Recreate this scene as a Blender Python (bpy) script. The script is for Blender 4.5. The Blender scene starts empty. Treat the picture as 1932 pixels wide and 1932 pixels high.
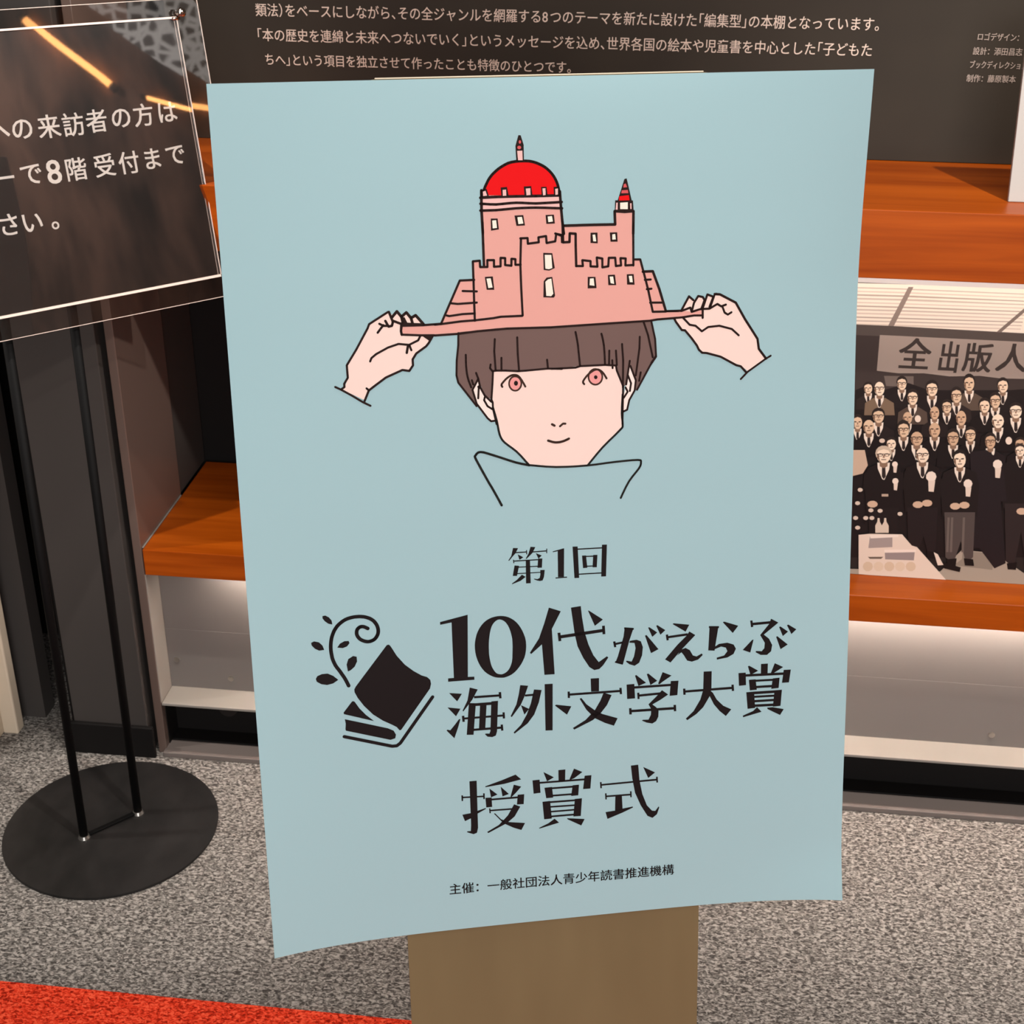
import bpy, bmesh, math, random
from mathutils import Vector, Matrix
from mathutils.geometry import tessellate_polygon

SC = bpy.context.scene
COL = SC.collection
random.seed(7)

# ------------------------------------------------------------------ camera
cam_d = bpy.data.cameras.new('camera')
cam = bpy.data.objects.new('camera', cam_d)
COL.objects.link(cam)
RIGHT = Vector((0.9930926, 0.1171955, 0.0056845))
DOWN = Vector((0.0586200, -0.4536008, -0.8892750))
FWD = Vector((-0.1016406, 0.8834656, -0.4573376))
cam.matrix_world = Matrix(((RIGHT.x, -DOWN.x, -FWD.x, 0.0), (RIGHT.y, -DOWN.y, -FWD.y, 0.0),
                           (RIGHT.z, -DOWN.z, -FWD.z, 1.55), (0, 0, 0, 1)))
cam_d.sensor_width = 36.0
cam_d.lens = 36.0 * 2700 / 1932
cam_d.clip_start = 0.02
cam_d.dof.use_dof = True
cam_d.dof.focus_distance = 1.45
cam_d.dof.aperture_fstop = 22
SC.camera = cam

# ------------------------------------------------------------------ world, lights, exposure
SC.view_settings.view_transform = 'Standard'
SC.view_settings.look = 'None'
SC.view_settings.gamma = 1.0
SC.view_settings.use_curve_mapping = False
SC.view_settings.exposure = 0.58
wd = bpy.data.worlds.new('world')
SC.world = wd
wd.use_nodes = True
wd.node_tree.nodes['Background'].inputs[0].default_value = (1.0, 0.96, 0.92, 1)
wd.node_tree.nodes['Background'].inputs[1].default_value = 0.04

def lamp(name, kind, loc, target, power, color, **kw):
    d = bpy.data.lights.new(name, kind)
    d.energy = power
    d.color = color
    for k, v in kw.items():
        setattr(d, k, v)
    o = bpy.data.objects.new(name, d)
    COL.objects.link(o)
    o.location = loc
    o.rotation_euler = (Vector(target) - Vector(loc)).to_track_quat('-Z', 'Y').to_euler()
    return o

WARM = (1.0, 0.945, 0.88)
NEUT = (1.0, 0.985, 0.965)
lamp('ceiling_panel_light', 'AREA', (0.3, -0.6, 2.68), (0.1, -0.2, 0), 24, NEUT, size=2.4, shape='SQUARE')
lamp('ceiling_panel_light', 'AREA', (0.9, -2.9, 2.60), (0.2, 0.8, 0.7), 48, NEUT, size=2.0, shape='SQUARE')
lamp('low_fill_light', 'AREA', (0.9, -3.7, 1.25), (0.0, 1.2, 0.85), 55, (0.97, 0.985, 1.0), size=2.4, size_y=1.6, shape='RECTANGLE')  # unseen fill added to even the light on the poster, no window there
lamp('spotlight', 'SPOT', (0.15, 1.32, 2.7), (0.1, 1.98, 0.2), 26, WARM, spot_size=1.5, spot_blend=0.5, shadow_soft_size=0.03)
lamp('spotlight', 'SPOT', (-0.25, 1.32, 2.7), (-0.74, 2.0, 0.35), 70, WARM, spot_size=0.5, spot_blend=0.4, shadow_soft_size=0.015)
lamp('spotlight', 'SPOT', (0.93, 1.25, 2.7), (0.62, 2.05, 0.9), 85, WARM, spot_size=0.75, spot_blend=0.7, shadow_soft_size=0.02)
lamp('spotlight', 'SPOT', (-2.6, 1.40, 2.3), (-0.7, 1.75, 0.0), 72, WARM, spot_size=0.8, spot_blend=0.5, shadow_soft_size=0.03)
lamp('spotlight', 'SPOT', (1.6, 0.9, 2.7), (-0.85, 1.88, 1.06), 150, WARM, spot_size=0.36, spot_blend=0.5, shadow_soft_size=0.04)  # added to brighten the lettering of the visitor sign
lamp('spotlight', 'SPOT', (2.4, 0.1, 2.7), (3.4, 0.2, 1.7), 45, WARM, spot_size=1.3, spot_blend=0.8, shadow_soft_size=0.05)  # unseen wall wash, added to feed the sign's reflection

# ------------------------------------------------------------------ materials
def lin(c):
    return tuple((x / 12.92 if x <= 0.04045 else ((x + 0.055) / 1.055) ** 2.4) for x in (v / 255 for v in c))

MATS = {}
def mat(name, rgb, rough=0.6, spec=0.3, metal=0.0):
    if name in MATS:
        return MATS[name]
    m = bpy.data.materials.new(name)
    m.use_nodes = True
    b = m.node_tree.nodes['Principled BSDF']
    b.inputs['Base Color'].default_value = (*lin(rgb), 1)
    b.inputs['Roughness'].default_value = rough
    b.inputs['Specular IOR Level'].default_value = spec
    b.inputs['Metallic'].default_value = metal
    MATS[name] = m
    return m

def textured(name, c0, c1, scale, rough=0.6, spec=0.3, detail=3.0, lo=0.35, hi=0.65, bump=0.0, dist=0.001, metal=0.0, nrough=0.6, distortion=0.0):
    """noise of the given scale per axis (object space), ramped between two tones"""
    m = mat(name, c0, rough, spec, metal)
    nt = m.node_tree
    b = nt.nodes['Principled BSDF']
    tc = nt.nodes.new('ShaderNodeTexCoord')
    mp = nt.nodes.new('ShaderNodeMapping')
    mp.inputs['Scale'].default_value = scale
    n = nt.nodes.new('ShaderNodeTexNoise')
    n.inputs['Scale'].default_value = 1.0
    n.inputs['Detail'].default_value = detail
    n.inputs['Roughness'].default_value = nrough
    n.inputs['Distortion'].default_value = distortion
    r = nt.nodes.new('ShaderNodeValToRGB')
    r.color_ramp.elements[0].position = lo
    r.color_ramp.elements[1].position = hi
    r.color_ramp.elements[0].color = (*lin(c0), 1)
    r.color_ramp.elements[1].color = (*lin(c1), 1)
    nt.links.new(tc.outputs['Object'], mp.inputs['Vector'])
    nt.links.new(mp.outputs['Vector'], n.inputs['Vector'])
    nt.links.new(n.outputs['Fac'], r.inputs['Fac'])
    nt.links.new(r.outputs['Color'], b.inputs['Base Color'])
    if bump:
        bp = nt.nodes.new('ShaderNodeBump')
        bp.inputs['Strength'].default_value = bump
        bp.inputs['Distance'].default_value = dist
        nt.links.new(n.outputs['Fac'], bp.inputs['Height'])
        nt.links.new(bp.outputs['Normal'], b.inputs['Normal'])
    return m

def acrylic(name, tint, gloss=0.05, bump=0.0, bscale=6.0):
    """clear sheet: mostly straight-through, mirror-like towards grazing angles"""
    m = bpy.data.materials.new(name)
    m.use_nodes = True
    nt = m.node_tree
    nt.nodes.clear()
    out = nt.nodes.new('ShaderNodeOutputMaterial')
    mix = nt.nodes.new('ShaderNodeMixShader')
    tr = nt.nodes.new('ShaderNodeBsdfTransparent')
    tr.inputs['Color'].default_value = (*tint, 1)
    gl = nt.nodes.new('ShaderNodeBsdfGlossy')
    gl.inputs['Roughness'].default_value = 0.02
    fr = nt.nodes.new('ShaderNodeFresnel')
    fr.inputs['IOR'].default_value = 1.49
    ad = nt.nodes.new('ShaderNodeMath')
    ad.operation = 'ADD'
    ad.inputs[1].default_value = gloss
    nt.links.new(fr.outputs[0], ad.inputs[0])
    nt.links.new(ad.outputs[0], mix.inputs[0])
    nt.links.new(tr.outputs[0], mix.inputs[1])
    nt.links.new(gl.outputs[0], mix.inputs[2])
    nt.links.new(mix.outputs[0], out.inputs[0])
    if bump:
        tc = nt.nodes.new('ShaderNodeTexCoord')
        n = nt.nodes.new('ShaderNodeTexNoise')
        n.inputs['Scale'].default_value = bscale
        n.inputs['Detail'].default_value = 1.0
        bp = nt.nodes.new('ShaderNodeBump')
        bp.inputs['Strength'].default_value = bump
        bp.inputs['Distance'].default_value = 0.02
        nt.links.new(tc.outputs['Object'], n.inputs['Vector'])
        nt.links.new(n.outputs['Fac'], bp.inputs['Height'])
        nt.links.new(bp.outputs['Normal'], gl.inputs['Normal'])
    return m

def emitter(name, rgb, strength):
    m = bpy.data.materials.new(name)
    m.use_nodes = True
    nt = m.node_tree
    nt.nodes.clear()
    e = nt.nodes.new('ShaderNodeEmission')
    e.inputs[0].default_value = (*rgb, 1)
    e.inputs[1].default_value = strength
    o = nt.nodes.new('ShaderNodeOutputMaterial')
    nt.links.new(e.outputs[0], o.inputs[0])
    return m

# ------------------------------------------------------------------ object helpers
def obj(name, bm, mats, parent=None, matrix=None, smooth=False):
    me = bpy.data.meshes.new(name)
    bm.normal_update()
    bm.to_mesh(me)
    bm.free()
    for m in (mats if isinstance(mats, (list, tuple)) else [mats]):
        me.materials.append(m)
    if smooth:
        for p in me.polygons:
            p.use_smooth = True
    o = bpy.data.objects.new(name, me)
    COL.objects.link(o)
    if parent is not None:
        o.parent = parent
    if matrix is not None:
        o.matrix_local = matrix
    return o

def empty(name, label, cat, loc=(0, 0, 0), matrix=None):
    o = bpy.data.objects.new(name, None)
    COL.objects.link(o)
    o.empty_display_size = 0.1
    if matrix is not None:
        o.matrix_world = matrix
    else:
        o.location = loc
    o['label'] = label
    o['category'] = cat
    return o

def tag(o, label, cat):
    o['label'] = label
    o['category'] = cat
    return o

def struct(o):
    o['kind'] = 'structure'
    return o

def box(bm, x0, x1, y0, y1, z0, z1, bevel=0.0, mi=0):
    r = bmesh.ops.create_cube(bm, size=1.0)
    vs = r['verts']
    for v in vs:
        v.co = Vector(((x0 + x1) / 2 + v.co.x * (x1 - x0), (y0 + y1) / 2 + v.co.y * (y1 - y0), (z0 + z1) / 2 + v.co.z * (z1 - z0)))
    fs = set(f for v in vs for f in v.link_faces)
    if bevel:
        es = list(set(e for v in vs for e in v.link_edges))
        g = bmesh.ops.bevel(bm, geom=es, offset=bevel, segments=2, affect='EDGES', profile=0.5)
        fs |= set(g['faces'])
    for f in fs:
        if f.is_valid:
            f.material_index = mi
    return bm

def bx(*a, **k):
    return box(bmesh.new(), *a, **k)

def cyl(bm, p0, p1, r, n=20, r2=None):
    p0, p1 = Vector(p0), Vector(p1)
    d = p1 - p0
    M = Matrix.Translation((p0 + p1) / 2) @ d.to_track_quat('Z', 'Y').to_matrix().to_4x4()
    bmesh.ops.create_cone(bm, cap_ends=True, segments=n, radius1=r, radius2=r if r2 is None else r2, depth=d.length, matrix=M)
    return bm

def rounded_prism(pts_fn, z0, z1):
    """outline in x,y extruded from z0 to z1"""
    bm = bmesh.new()
    a = [bm.verts.new((x, y, z0)) for x, y in pts_fn]
    b = [bm.verts.new((x, y, z1)) for x, y in pts_fn]
    bm.faces.new(list(reversed(a)))
    bm.faces.new(b)
    n = len(a)
    for i in range(n):
        bm.faces.new((a[i], a[(i + 1) % n], b[(i + 1) % n], b[i]))
    return bm

def round_rect(x0, x1, y0, y1, r, n=6, corners=(1, 1, 1, 1)):
    out = []
    for k, (cx, cy, a0) in enumerate(((x1 - r, y1 - r, 0), (x0 + r, y1 - r, 90), (x0 + r, y0 + r, 180), (x1 - r, y0 + r, 270))):
        if corners[k]:
            for i in range(n + 1):
                a = math.radians(a0 + 90 * i / n)
                out.append((cx + r * math.cos(a), cy + r * math.sin(a)))
        else:
            out.append(((x1, y1), (x0, y1), (x0, y0), (x1, y0))[k])
    return out

def text_geo(body):
    """glyph outlines of the built-in face as 2-D verts and faces"""
    cu = bpy.data.curves.new('tmp', 'FONT')
    cu.body = body
    cu.resolution_u = 3
    o = bpy.data.objects.new('tmp', cu)
    COL.objects.link(o)
    dg = bpy.context.evaluated_depsgraph_get()
    me = bpy.data.meshes.new_from_object(o.evaluated_get(dg))
    vs = [(v.co.x, v.co.y) for v in me.vertices]
    fs = [tuple(p.vertices) for p in me.polygons]
    bpy.data.objects.remove(o)
    bpy.data.curves.remove(cu)
    bpy.data.meshes.remove(me)
    return vs, fs

def add_text(bm, body, fn, x0, x1, y0, size=None, bold=0.0, mi=0, center=False, out=(0, 0, 1)):
    """lays the text on a 2-D plane from x0 to x1 (base line y0), fn maps the plane to 3-D"""
    vs, fs = text_geo(body)
    if not vs:
        return
    a, b = min(v[0] for v in vs), max(v[0] for v in vs)
    c, d = min(v[1] for v in vs), max(v[1] for v in vs)
    if center:            # x0,y0 = centre of the glyph box, size = em size
        q = [((v[0] - (a + b) / 2) * size + x0, (v[1] - (c + d) / 2) * size + y0) for v in vs]
        em = size
    else:
        sx = (x1 - x0) / (b - a)
        em = sy = size if size else sx
        q = [((v[0] - a) * sx + x0, v[1] * sy + y0) for v in vs]
    impress(bm, q, fs, fn, bold * em, mi, out)

def impress(bm, q, fs, fn, w, mi=0, out=(0, 0, 1)):
    """prints an outline, heavier strokes by repeated impressions w apart"""
    for n, (ox, oy) in enumerate(((0, 0),) if w == 0 else ((-w, -w * 0.6), (w, -w * 0.6), (-w, w * 0.6), (w, w * 0.6))):
        up = Vector(out) * (n * 0.00004)
        bv = [bm.verts.new(Vector(fn(p[0] + ox, p[1] + oy)) + up) for p in q]
        for f in fs:
            try:
                bm.faces.new([bv[k] for k in f]).material_index = mi
            except ValueError:
                pass

HALF = '、。「」（）()'
def add_row(bm, body, fn, x0, x1, y0, bold=0.0, tall=1.0):
    """one line set character by character, punctuation on half-width bodies"""
    adv = [0.5 if c in HALF else (0.62 if c in '8' else 1.0) for c in body]
    em = (x1 - x0) / sum(adv)
    x = x0
    for c, a in zip(body, adv):
        vs, fs = text_geo(c)
        off = -0.5 if c in '「（' else 0.0
        impress(bm, [(x + (p[0] + off) * em, y0 + p[1] * em * tall) for p in vs], fs, fn, bold * em, 0, (0, -1, 0))
        x += a * em

def hermite(t, xs, ys):
    n = len(xs)
    m = [(ys[min(i + 1, n - 1)] - ys[max(i - 1, 0)]) / (xs[min(i + 1, n - 1)] - xs[max(i - 1, 0)]) for i in range(n)]
    i = max(0, min(n - 2, sum(1 for x in xs[1:-1] if x <= t)))
    h = xs[i + 1] - xs[i]
    k = (t - xs[i]) / h
    return (2 * k**3 - 3 * k * k + 1) * ys[i] + (k**3 - 2 * k * k + k) * h * m[i] + (-2 * k**3 + 3 * k * k) * ys[i + 1] + (k**3 - k * k) * h * m[i + 1]

# ------------------------------------------------------------------ printed matter
# printed artwork in 0.1 mm from the sheet centre (x right, y down): [layer, ink, 0 filled / 1 line, line width, loops...]
ART_ART = [
[1,"pink",0,0,[-1412,-1986,-1402,-2073,-1049,-2072,-1052,-2077,-861,-2456,-733,-2457,-734,-2617,-740,-2623,-671,-2629,-672,-2573,-642,-2578,-640,-2964,-638,-3065,-642,-3246,-598,-3253,54,-3250,67,-3172,79,-3058,95,-2913,569,-2905,569,-3024,578,-3111,734,-3106,743,-3009,743,-2821,739,-2916,745,-2592,807,-2581,832,-2472,926,-2471,1053,-2098,1174,-2092,1053,-2095,1205,-2089,1401,-2097,1408,-2039,1325,-2043,1224,-2032,1129,-2027,903,-2013,528,-2006,-28,-1994,-439,-2001,-713,-1989,-890,-1973,-1107,-1968,-1113,-1967]],
[2,"lpink",0,0,[-639,-3194,67,-3180,79,-3062,-643,-3065]],
[2,"red",0,0,[-630,-3203,-606,-3279,-559,-3355,-487,-3421,-397,-3470,-308,-3484,-201,-3481,-113,-3453,-42,-3408,11,-3346,46,-3268,62,-3180]],
[3,"ink",0,0,[-299,-3712,-278,-3711,-253,-3628,-253,-3487,-321,-3489,-327,-3621]],
[4,"lpink",0,0,[-313,-3578,-266,-3579,-265,-3496,-306,-3497]],
[4,"rose",0,0,[-276,-3654,-278,-3645,-284,-3639,-290,-3639,-295,-3645,-297,-3654,-295,-3663,-290,-3668,-283,-3668,-278,-3663]],
[4,"rose",0,0,[-276,-3606,-280,-3597,-289,-3592,-300,-3592,-308,-3598,-311,-3607,-308,-3616,-299,-3621,-288,-3621,-279,-3615]],
[3,"ink",1,24,[-635,-3190,-642,-3246]],
[3,"ink",1,25,[-634,-3203,-628,-3223,-618,-3251,-606,-3279,-592,-3306,-577,-3334,-559,-3359,-538,-3383,-513,-3405,-487,-3426,-458,-3444,-427,-3461,-397,-3474,-368,-3482,-339,-3486,-308,-3489,-273,-3490,-236,-3489,-201,-3486,-170,-3479,-140,-3469,-113,-3457,-87,-3444,-64,-3430,-42,-3412,-21,-3392,-2,-3370,15,-3346,29,-3321,41,-3295,50,-3267,57,-3236,61,-3203,64,-3180]],
[3,"ink",1,25,[-653,-3182,-511,-3185,-332,-3184,-153,-3181,67,-3180]],
[3,"ink",0,0,[-642,-3250,-593,-3257,-574,-3188,-644,-3184]],
[4,"lpink",0,0,[-629,-3235,-605,-3241,-592,-3199,-628,-3196]],
[3,"ink",0,0,[-468,-3266,-411,-3269,-396,-3185,-462,-3183]],
[4,"lpink",0,0,[-451,-3244,-420,-3246,-419,-3193,-450,-3192]],
[3,"ink",0,0,[-259,-3268,-192,-3269,-180,-3180,-254,-3178]],
[4,"lpink",0,0,[-242,-3249,-201,-3251,-200,-3192,-236,-3190]],
[3,"ink",0,0,[-103,-3259,-53,-3259,-44,-3184,-98,-3180]],
[4,"lpink",0,0,[-91,-3246,-64,-3247,-63,-3188,-86,-3185]],
[3,"ink",0,0,[11,-3256,63,-3258,70,-3178,13,-3180]],
[4,"lpink",0,0,[25,-3238,50,-3241,49,-3188,26,-3185]],
[3,"ink",1,23,[-654,-3130,-619,-3127,-568,-3122,-512,-3119,-455,-3122,-394,-3126,-333,-3128,-276,-3125,-219,-3120,-154,-3116,-71,-3117,20,-3119,84,-3121]],
[3,"ink",1,23,[-656,-3070,-620,-3069,-569,-3069,-514,-3069,-457,-3072,-396,-3076,-335,-3079,-277,-3080,-220,-3080,-155,-3079,-70,-3075,21,-3069,86,-3065]],
[3,"ink",1,25,[-642,-3246,-645,-3065,-639,-2871]],
[3,"ink",1,25,[67,-3215,75,-3084,86,-2953,99,-2838]],
[3,"ink",0,0,[-564,-2997,-502,-2995,-493,-2899,-565,-2890]],
[4,"cream",0,0,[-552,-2979,-516,-2981,-510,-2912,-549,-2909]],
[3,"ink",0,0,[-349,-3016,-269,-3017,-255,-2925,-333,-2924]],
[4,"cream",0,0,[-323,-3000,-282,-3002,-270,-2943,-315,-2939]],
[3,"ink",0,0,[-66,-3011,10,-3012,18,-2933,-60,-2932]],
[4,"cream",0,0,[-47,-2997,-8,-3000,0,-2951,-42,-2947]],
[3,"ink",1,25,[100,-2910,340,-2909,573,-2905,569,-3024,660,-3015,743,-3018,741,-2815]],
[3,"ink",0,0,[574,-3120,738,-3113,745,-3014,569,-3017]],
[4,"cream",0,0,[619,-3097,690,-3099,690,-3037,619,-3040]],
[4,"lpink",0,0,[583,-3098,597,-3098,596,-3036,578,-3037]],
[4,"lpink",0,0,[711,-3089,724,-3089,725,-3038,713,-3038]],
[3,"ink",0,0,[659,-3305,680,-3310,728,-3108,595,-3113]],
[4,"red",0,0,[610,-3154,699,-3162,706,-3116,608,-3117]],
[4,"rose",0,0,[635,-3206,690,-3208,695,-3179,629,-3180]],
[4,"rose",0,0,[653,-3259,671,-3265,684,-3232,648,-3230]],
[3,"ink",1,21,[-737,-2620,-736,-2440,-736,-2261,-735,-2087]],
[3,"ink",1,21,[-737,-2623,-674,-2627,-672,-2570,-606,-2568,-605,-2629,-545,-2627,-546,-2568,-486,-2569,-484,-2645,-442,-2641,-444,-2579,-387,-2571,-385,-2633,-349,-2628,-350,-2578,-302,-2576]],
[3,"ink",1,21,[-294,-2812,-305,-2576,-301,-2362,-293,-2115]],
[3,"ink",1,21,[-300,-2812,-234,-2812,-232,-2762,-132,-2771,-135,-2815,-65,-2824,-60,-2762,19,-2774,29,-2841,92,-2824]],
[3,"ink",1,21,[-1103,-2067,-1043,-2070,-862,-2086,-735,-2090,-558,-2103,-498,-2112,-297,-2112]],
[3,"ink",1,21,[-1046,-2070,-861,-2456,-730,-2457]],
[3,"ink",1,20,[-838,-2361,-709,-2352]],
[3,"ink",1,20,[-949,-2255,-886,-2246,-712,-2251]],
[3,"ink",1,20,[-992,-2146,-968,-2139,-841,-2152,-733,-2153]],
[3,"ink",0,0,[-632,-2480,-559,-2481,-549,-2360,-618,-2363]],
[4,"cream",0,0,[-618,-2464,-579,-2466,-564,-2382,-603,-2378]],
[3,"ink",0,0,[-93,-2675,-10,-2669,12,-2534,-40,-2513,-91,-2521]],
[4,"cream",0,0,[-80,-2657,-19,-2654,-12,-2535,-42,-2526,-76,-2532]],
[3,"ink",0,0,[-93,-2419,-65,-2451,-13,-2455,11,-2283,-1,-2266,-98,-2273]],
[4,"cream",0,0,[-78,-2413,-53,-2434,-22,-2440,-6,-2302,-25,-2280,-71,-2285]],
[3,"ink",1,23,[-640,-2964,-639,-2778,-637,-2584]],
[3,"ink",0,0,[69,-2828,99,-2821,104,-2762,92,-2752,71,-2757]],
[3,"ink",1,23,[88,-2939,91,-2762,150,-2763,153,-2840,207,-2835,207,-2729,210,-2544]],
[3,"ink",1,21,[20,-2844,69,-2825]],
[3,"ink",1,21,[740,-2916,742,-2738,743,-2529]],
[3,"ink",1,21,[208,-2545,272,-2542,267,-2595,343,-2584,343,-2536,407,-2531,401,-2614,453,-2603,453,-2523,508,-2530,513,-2607,573,-2605,579,-2530,628,-2534,622,-2600,671,-2595,668,-2532,739,-2533]],
[3,"ink",1,21,[752,-2583,807,-2581,839,-2466,883,-2301,928,-2095,1053,-2092]],
[3,"ink",1,24,[832,-2469,926,-2469,989,-2302,1053,-2095]],
[3,"ink",1,20,[851,-2393,907,-2394]],
[3,"ink",1,20,[870,-2307,914,-2309]],
[3,"ink",1,20,[902,-2181,1015,-2177]],
[3,"ink",0,0,[345,-2839,409,-2838,411,-2742,344,-2747]],
[4,"cream",0,0,[363,-2820,387,-2822,397,-2760,369,-2761]],
[3,"ink",0,0,[523,-2835,592,-2834,595,-2750,530,-2752]],
[4,"cream",0,0,[546,-2817,573,-2820,578,-2771,546,-2770]],
[3,"ink",0,0,[316,-2442,388,-2439,398,-2336,315,-2337]],
[4,"cream",0,0,[336,-2426,371,-2427,378,-2358,332,-2366]],
[3,"ink",0,0,[504,-2452,570,-2452,582,-2356,508,-2359]],
[4,"cream",0,0,[520,-2436,553,-2436,563,-2368,529,-2376]],
[3,"ink",0,0,[681,-2451,746,-2450,755,-2352,684,-2357]],
[4,"cream",0,0,[699,-2435,730,-2435,737,-2376,709,-2378]],
[3,"ink",1,21,[1053,-2095,1174,-2092,1053,-2095,1204,-2093]],
[3,"ink",1,22,[1406,-2100,1407,-2017]],
[3,"ink",1,21,[1408,-2040,1325,-2043,1224,-2032,1129,-2027,972,-2022,903,-2013,528,-2006,-28,-1994,-439,-2001,-713,-1989,-890,-1973,-1107,-1968,-1113,-1970,-1233,-1975,-1406,-1989,-1412,-2022,-1402,-2070,-1205,-2067,-1049,-2072,-1103,-2067]],
[1,"skin",0,0,[-578,-1613,-350,-1607,66,-1606,240,-1623,572,-1607,583,-1566,635,-1409,641,-1045,633,-1152,642,-1037,609,-972,446,-828,302,-662,26,-664,-258,-696,-378,-837,-488,-930,-533,-1008,-566,-1161,-591,-1275,-593,-1347]],
[1,"hair",0,0,[-890,-1988,-531,-2008,-307,-2006,-28,-1996,482,-2008,917,-2013,964,-1781,968,-1673,913,-1596,786,-1366,757,-1362,768,-1477,716,-1600,676,-1424,647,-1397,583,-1566,578,-1609,474,-1620,240,-1620,-34,-1608,-350,-1601,-575,-1613,-599,-1347,-665,-1385,-717,-1546,-776,-1453,-730,-1285,-753,-1298,-908,-1522,-922,-1619,-912,-1758,-894,-1869]],
[2,"ear",0,0,[-723,-1535,-773,-1447,-741,-1315,-643,-1172,-610,-1141,-564,-1150,-587,-1261,-602,-1336,-671,-1385,-707,-1495]],
[2,"ear",0,0,[710,-1597,768,-1459,757,-1362,705,-1272,687,-1180,647,-1165,647,-1293,676,-1424]],
[3,"ink",1,19,[-890,-1980,-894,-1869,-913,-1731,-920,-1590,-906,-1522,-742,-1292]],
[3,"ink",1,19,[-828,-1777,-828,-1749,-829,-1709,-828,-1670,-826,-1636,-823,-1602,-817,-1568,-808,-1532,-795,-1496,-787,-1471]],
[3,"ink",1,19,[-556,-1909,-564,-1798,-556,-1626]],
[3,"ink",1,19,[-499,-1733,-501,-1626]],
[3,"ink",1,19,[-348,-1916,-346,-1759,-337,-1601]],
[3,"ink",1,19,[-73,-1695,-66,-1616]],
[3,"ink",1,19,[-601,-1676,-607,-1642,-586,-1613,-547,-1616,-462,-1612,-350,-1601,-276,-1602,-66,-1611,66,-1602]],
[3,"ink",1,19,[-580,-1613,-589,-1489,-602,-1347,-591,-1318,-590,-1261,-560,-1112]],
[3,"ink",1,19,[-738,-1604,-720,-1552,-703,-1466,-665,-1390,-602,-1324]],
[3,"ink",1,19,[-720,-1547,-776,-1447,-741,-1315,-643,-1172,-610,-1141,-569,-1145]],
[3,"ink",1,19,[-716,-1478,-725,-1365]],
[3,"ink",1,19,[-722,-1473,-703,-1461]],
[3,"ink",1,19,[-663,-1373,-671,-1345,-640,-1286,-596,-1255]],
[3,"ink",1,19,[-779,-1538,-768,-1498]],
[3,"ink",1,19,[197,-1941,203,-1912,211,-1868,219,-1817,225,-1750,232,-1676,237,-1623]],
[3,"ink",1,19,[441,-1913,448,-1888,456,-1851,464,-1805,469,-1743,472,-1673,474,-1623]],
[3,"ink",1,19,[515,-1752,512,-1621]],
[3,"ink",1,19,[578,-1749,584,-1658,586,-1612]],
[3,"ink",1,19,[543,-1660,546,-1585]],
[3,"ink",1,19,[636,-1808,647,-1654,644,-1397]],
[3,"ink",1,19,[805,-1868,802,-1761,768,-1505]],
[3,"ink",1,19,[842,-2002,883,-1882,930,-1669]],
[3,"ink",1,19,[914,-2010,952,-1839,962,-1673,907,-1596,780,-1367]],
[3,"ink",1,19,[815,-1532,800,-1452]],
[3,"ink",1,19,[-34,-1607,194,-1607,240,-1619,474,-1619,578,-1608,586,-1560,647,-1408,644,-1281,640,-1045]],
[3,"ink",1,19,[710,-1646,676,-1424]],
[3,"ink",1,19,[716,-1597,768,-1459,757,-1362,705,-1272,685,-1181,647,-1165]],
[3,"ink",1,19,[693,-1509,722,-1433,711,-1359]],
[3,"ink",1,19,[670,-1395,690,-1354,653,-1298]],
[3,"ink",0,0,[953,-1685,973,-1673,913,-1593,907,-1619]],
[2,"ink2",0,0,[-310,-1483,-312,-1466,-317,-1450,-326,-1436,-336,-1425,-349,-1416,-363,-1411,-378,-1410,-392,-1413,-406,-1419,-418,-1429,-428,-1442,-436,-1456,-440,-1473,-441,-1490,-439,-1507,-434,-1522,-426,-1536,-415,-1548,-403,-1556,-389,-1561,-374,-1562,-360,-1560,-346,-1554,-334,-1544,-324,-1531,-316,-1516,-312,-1500]],
[3,"iris",0,0,[-326,-1484,-328,-1471,-332,-1459,-338,-1448,-346,-1439,-355,-1432,-366,-1428,-377,-1427,-388,-1429,-399,-1434,-408,-1442,-416,-1452,-421,-1463,-425,-1476,-426,-1489,-424,-1502,-420,-1514,-414,-1525,-406,-1534,-396,-1541,-386,-1545,-375,-1545,-364,-1543,-353,-1539,-344,-1531,-336,-1521,-331,-1510,-327,-1497]],
[4,"ink",0,0,[-350,-1488,-353,-1476,-360,-1468,-370,-1465,-379,-1469,-386,-1478,-388,-1490,-385,-1502,-378,-1510,-369,-1513,-359,-1509,-352,-1500]],
[4,"ink2",1,19,[-497,-1461,-501,-1467,-505,-1476,-502,-1489,-486,-1508,-464,-1531,-441,-1549,-422,-1560,-403,-1567,-384,-1568,-367,-1566,-351,-1559,-334,-1544,-315,-1515,-295,-1479,-282,-1453]],
[2,"ink2",0,0,[456,-1507,454,-1489,449,-1472,440,-1456,428,-1444,414,-1435,398,-1429,381,-1428,365,-1431,349,-1438,335,-1449,324,-1462,315,-1478,310,-1496,308,-1514,310,-1533,315,-1550,324,-1565,336,-1577,350,-1586,366,-1592,382,-1593,399,-1590,414,-1583,428,-1573,440,-1559,449,-1543,454,-1525]],
[3,"iris",0,0,[440,-1508,438,-1493,434,-1480,427,-1468,418,-1458,407,-1451,394,-1446,382,-1445,369,-1448,356,-1453,345,-1462,336,-1472,329,-1485,325,-1499,324,-1514,326,-1528,330,-1542,337,-1554,346,-1563,357,-1571,369,-1575,382,-1576,395,-1574,407,-1568,418,-1560,427,-1549,434,-1536,439,-1522]],
[4,"ink",0,0,[402,-1507,400,-1498,393,-1491,385,-1489,376,-1492,370,-1499,368,-1509,370,-1518,376,-1524,385,-1526,393,-1523,400,-1516]],
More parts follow.
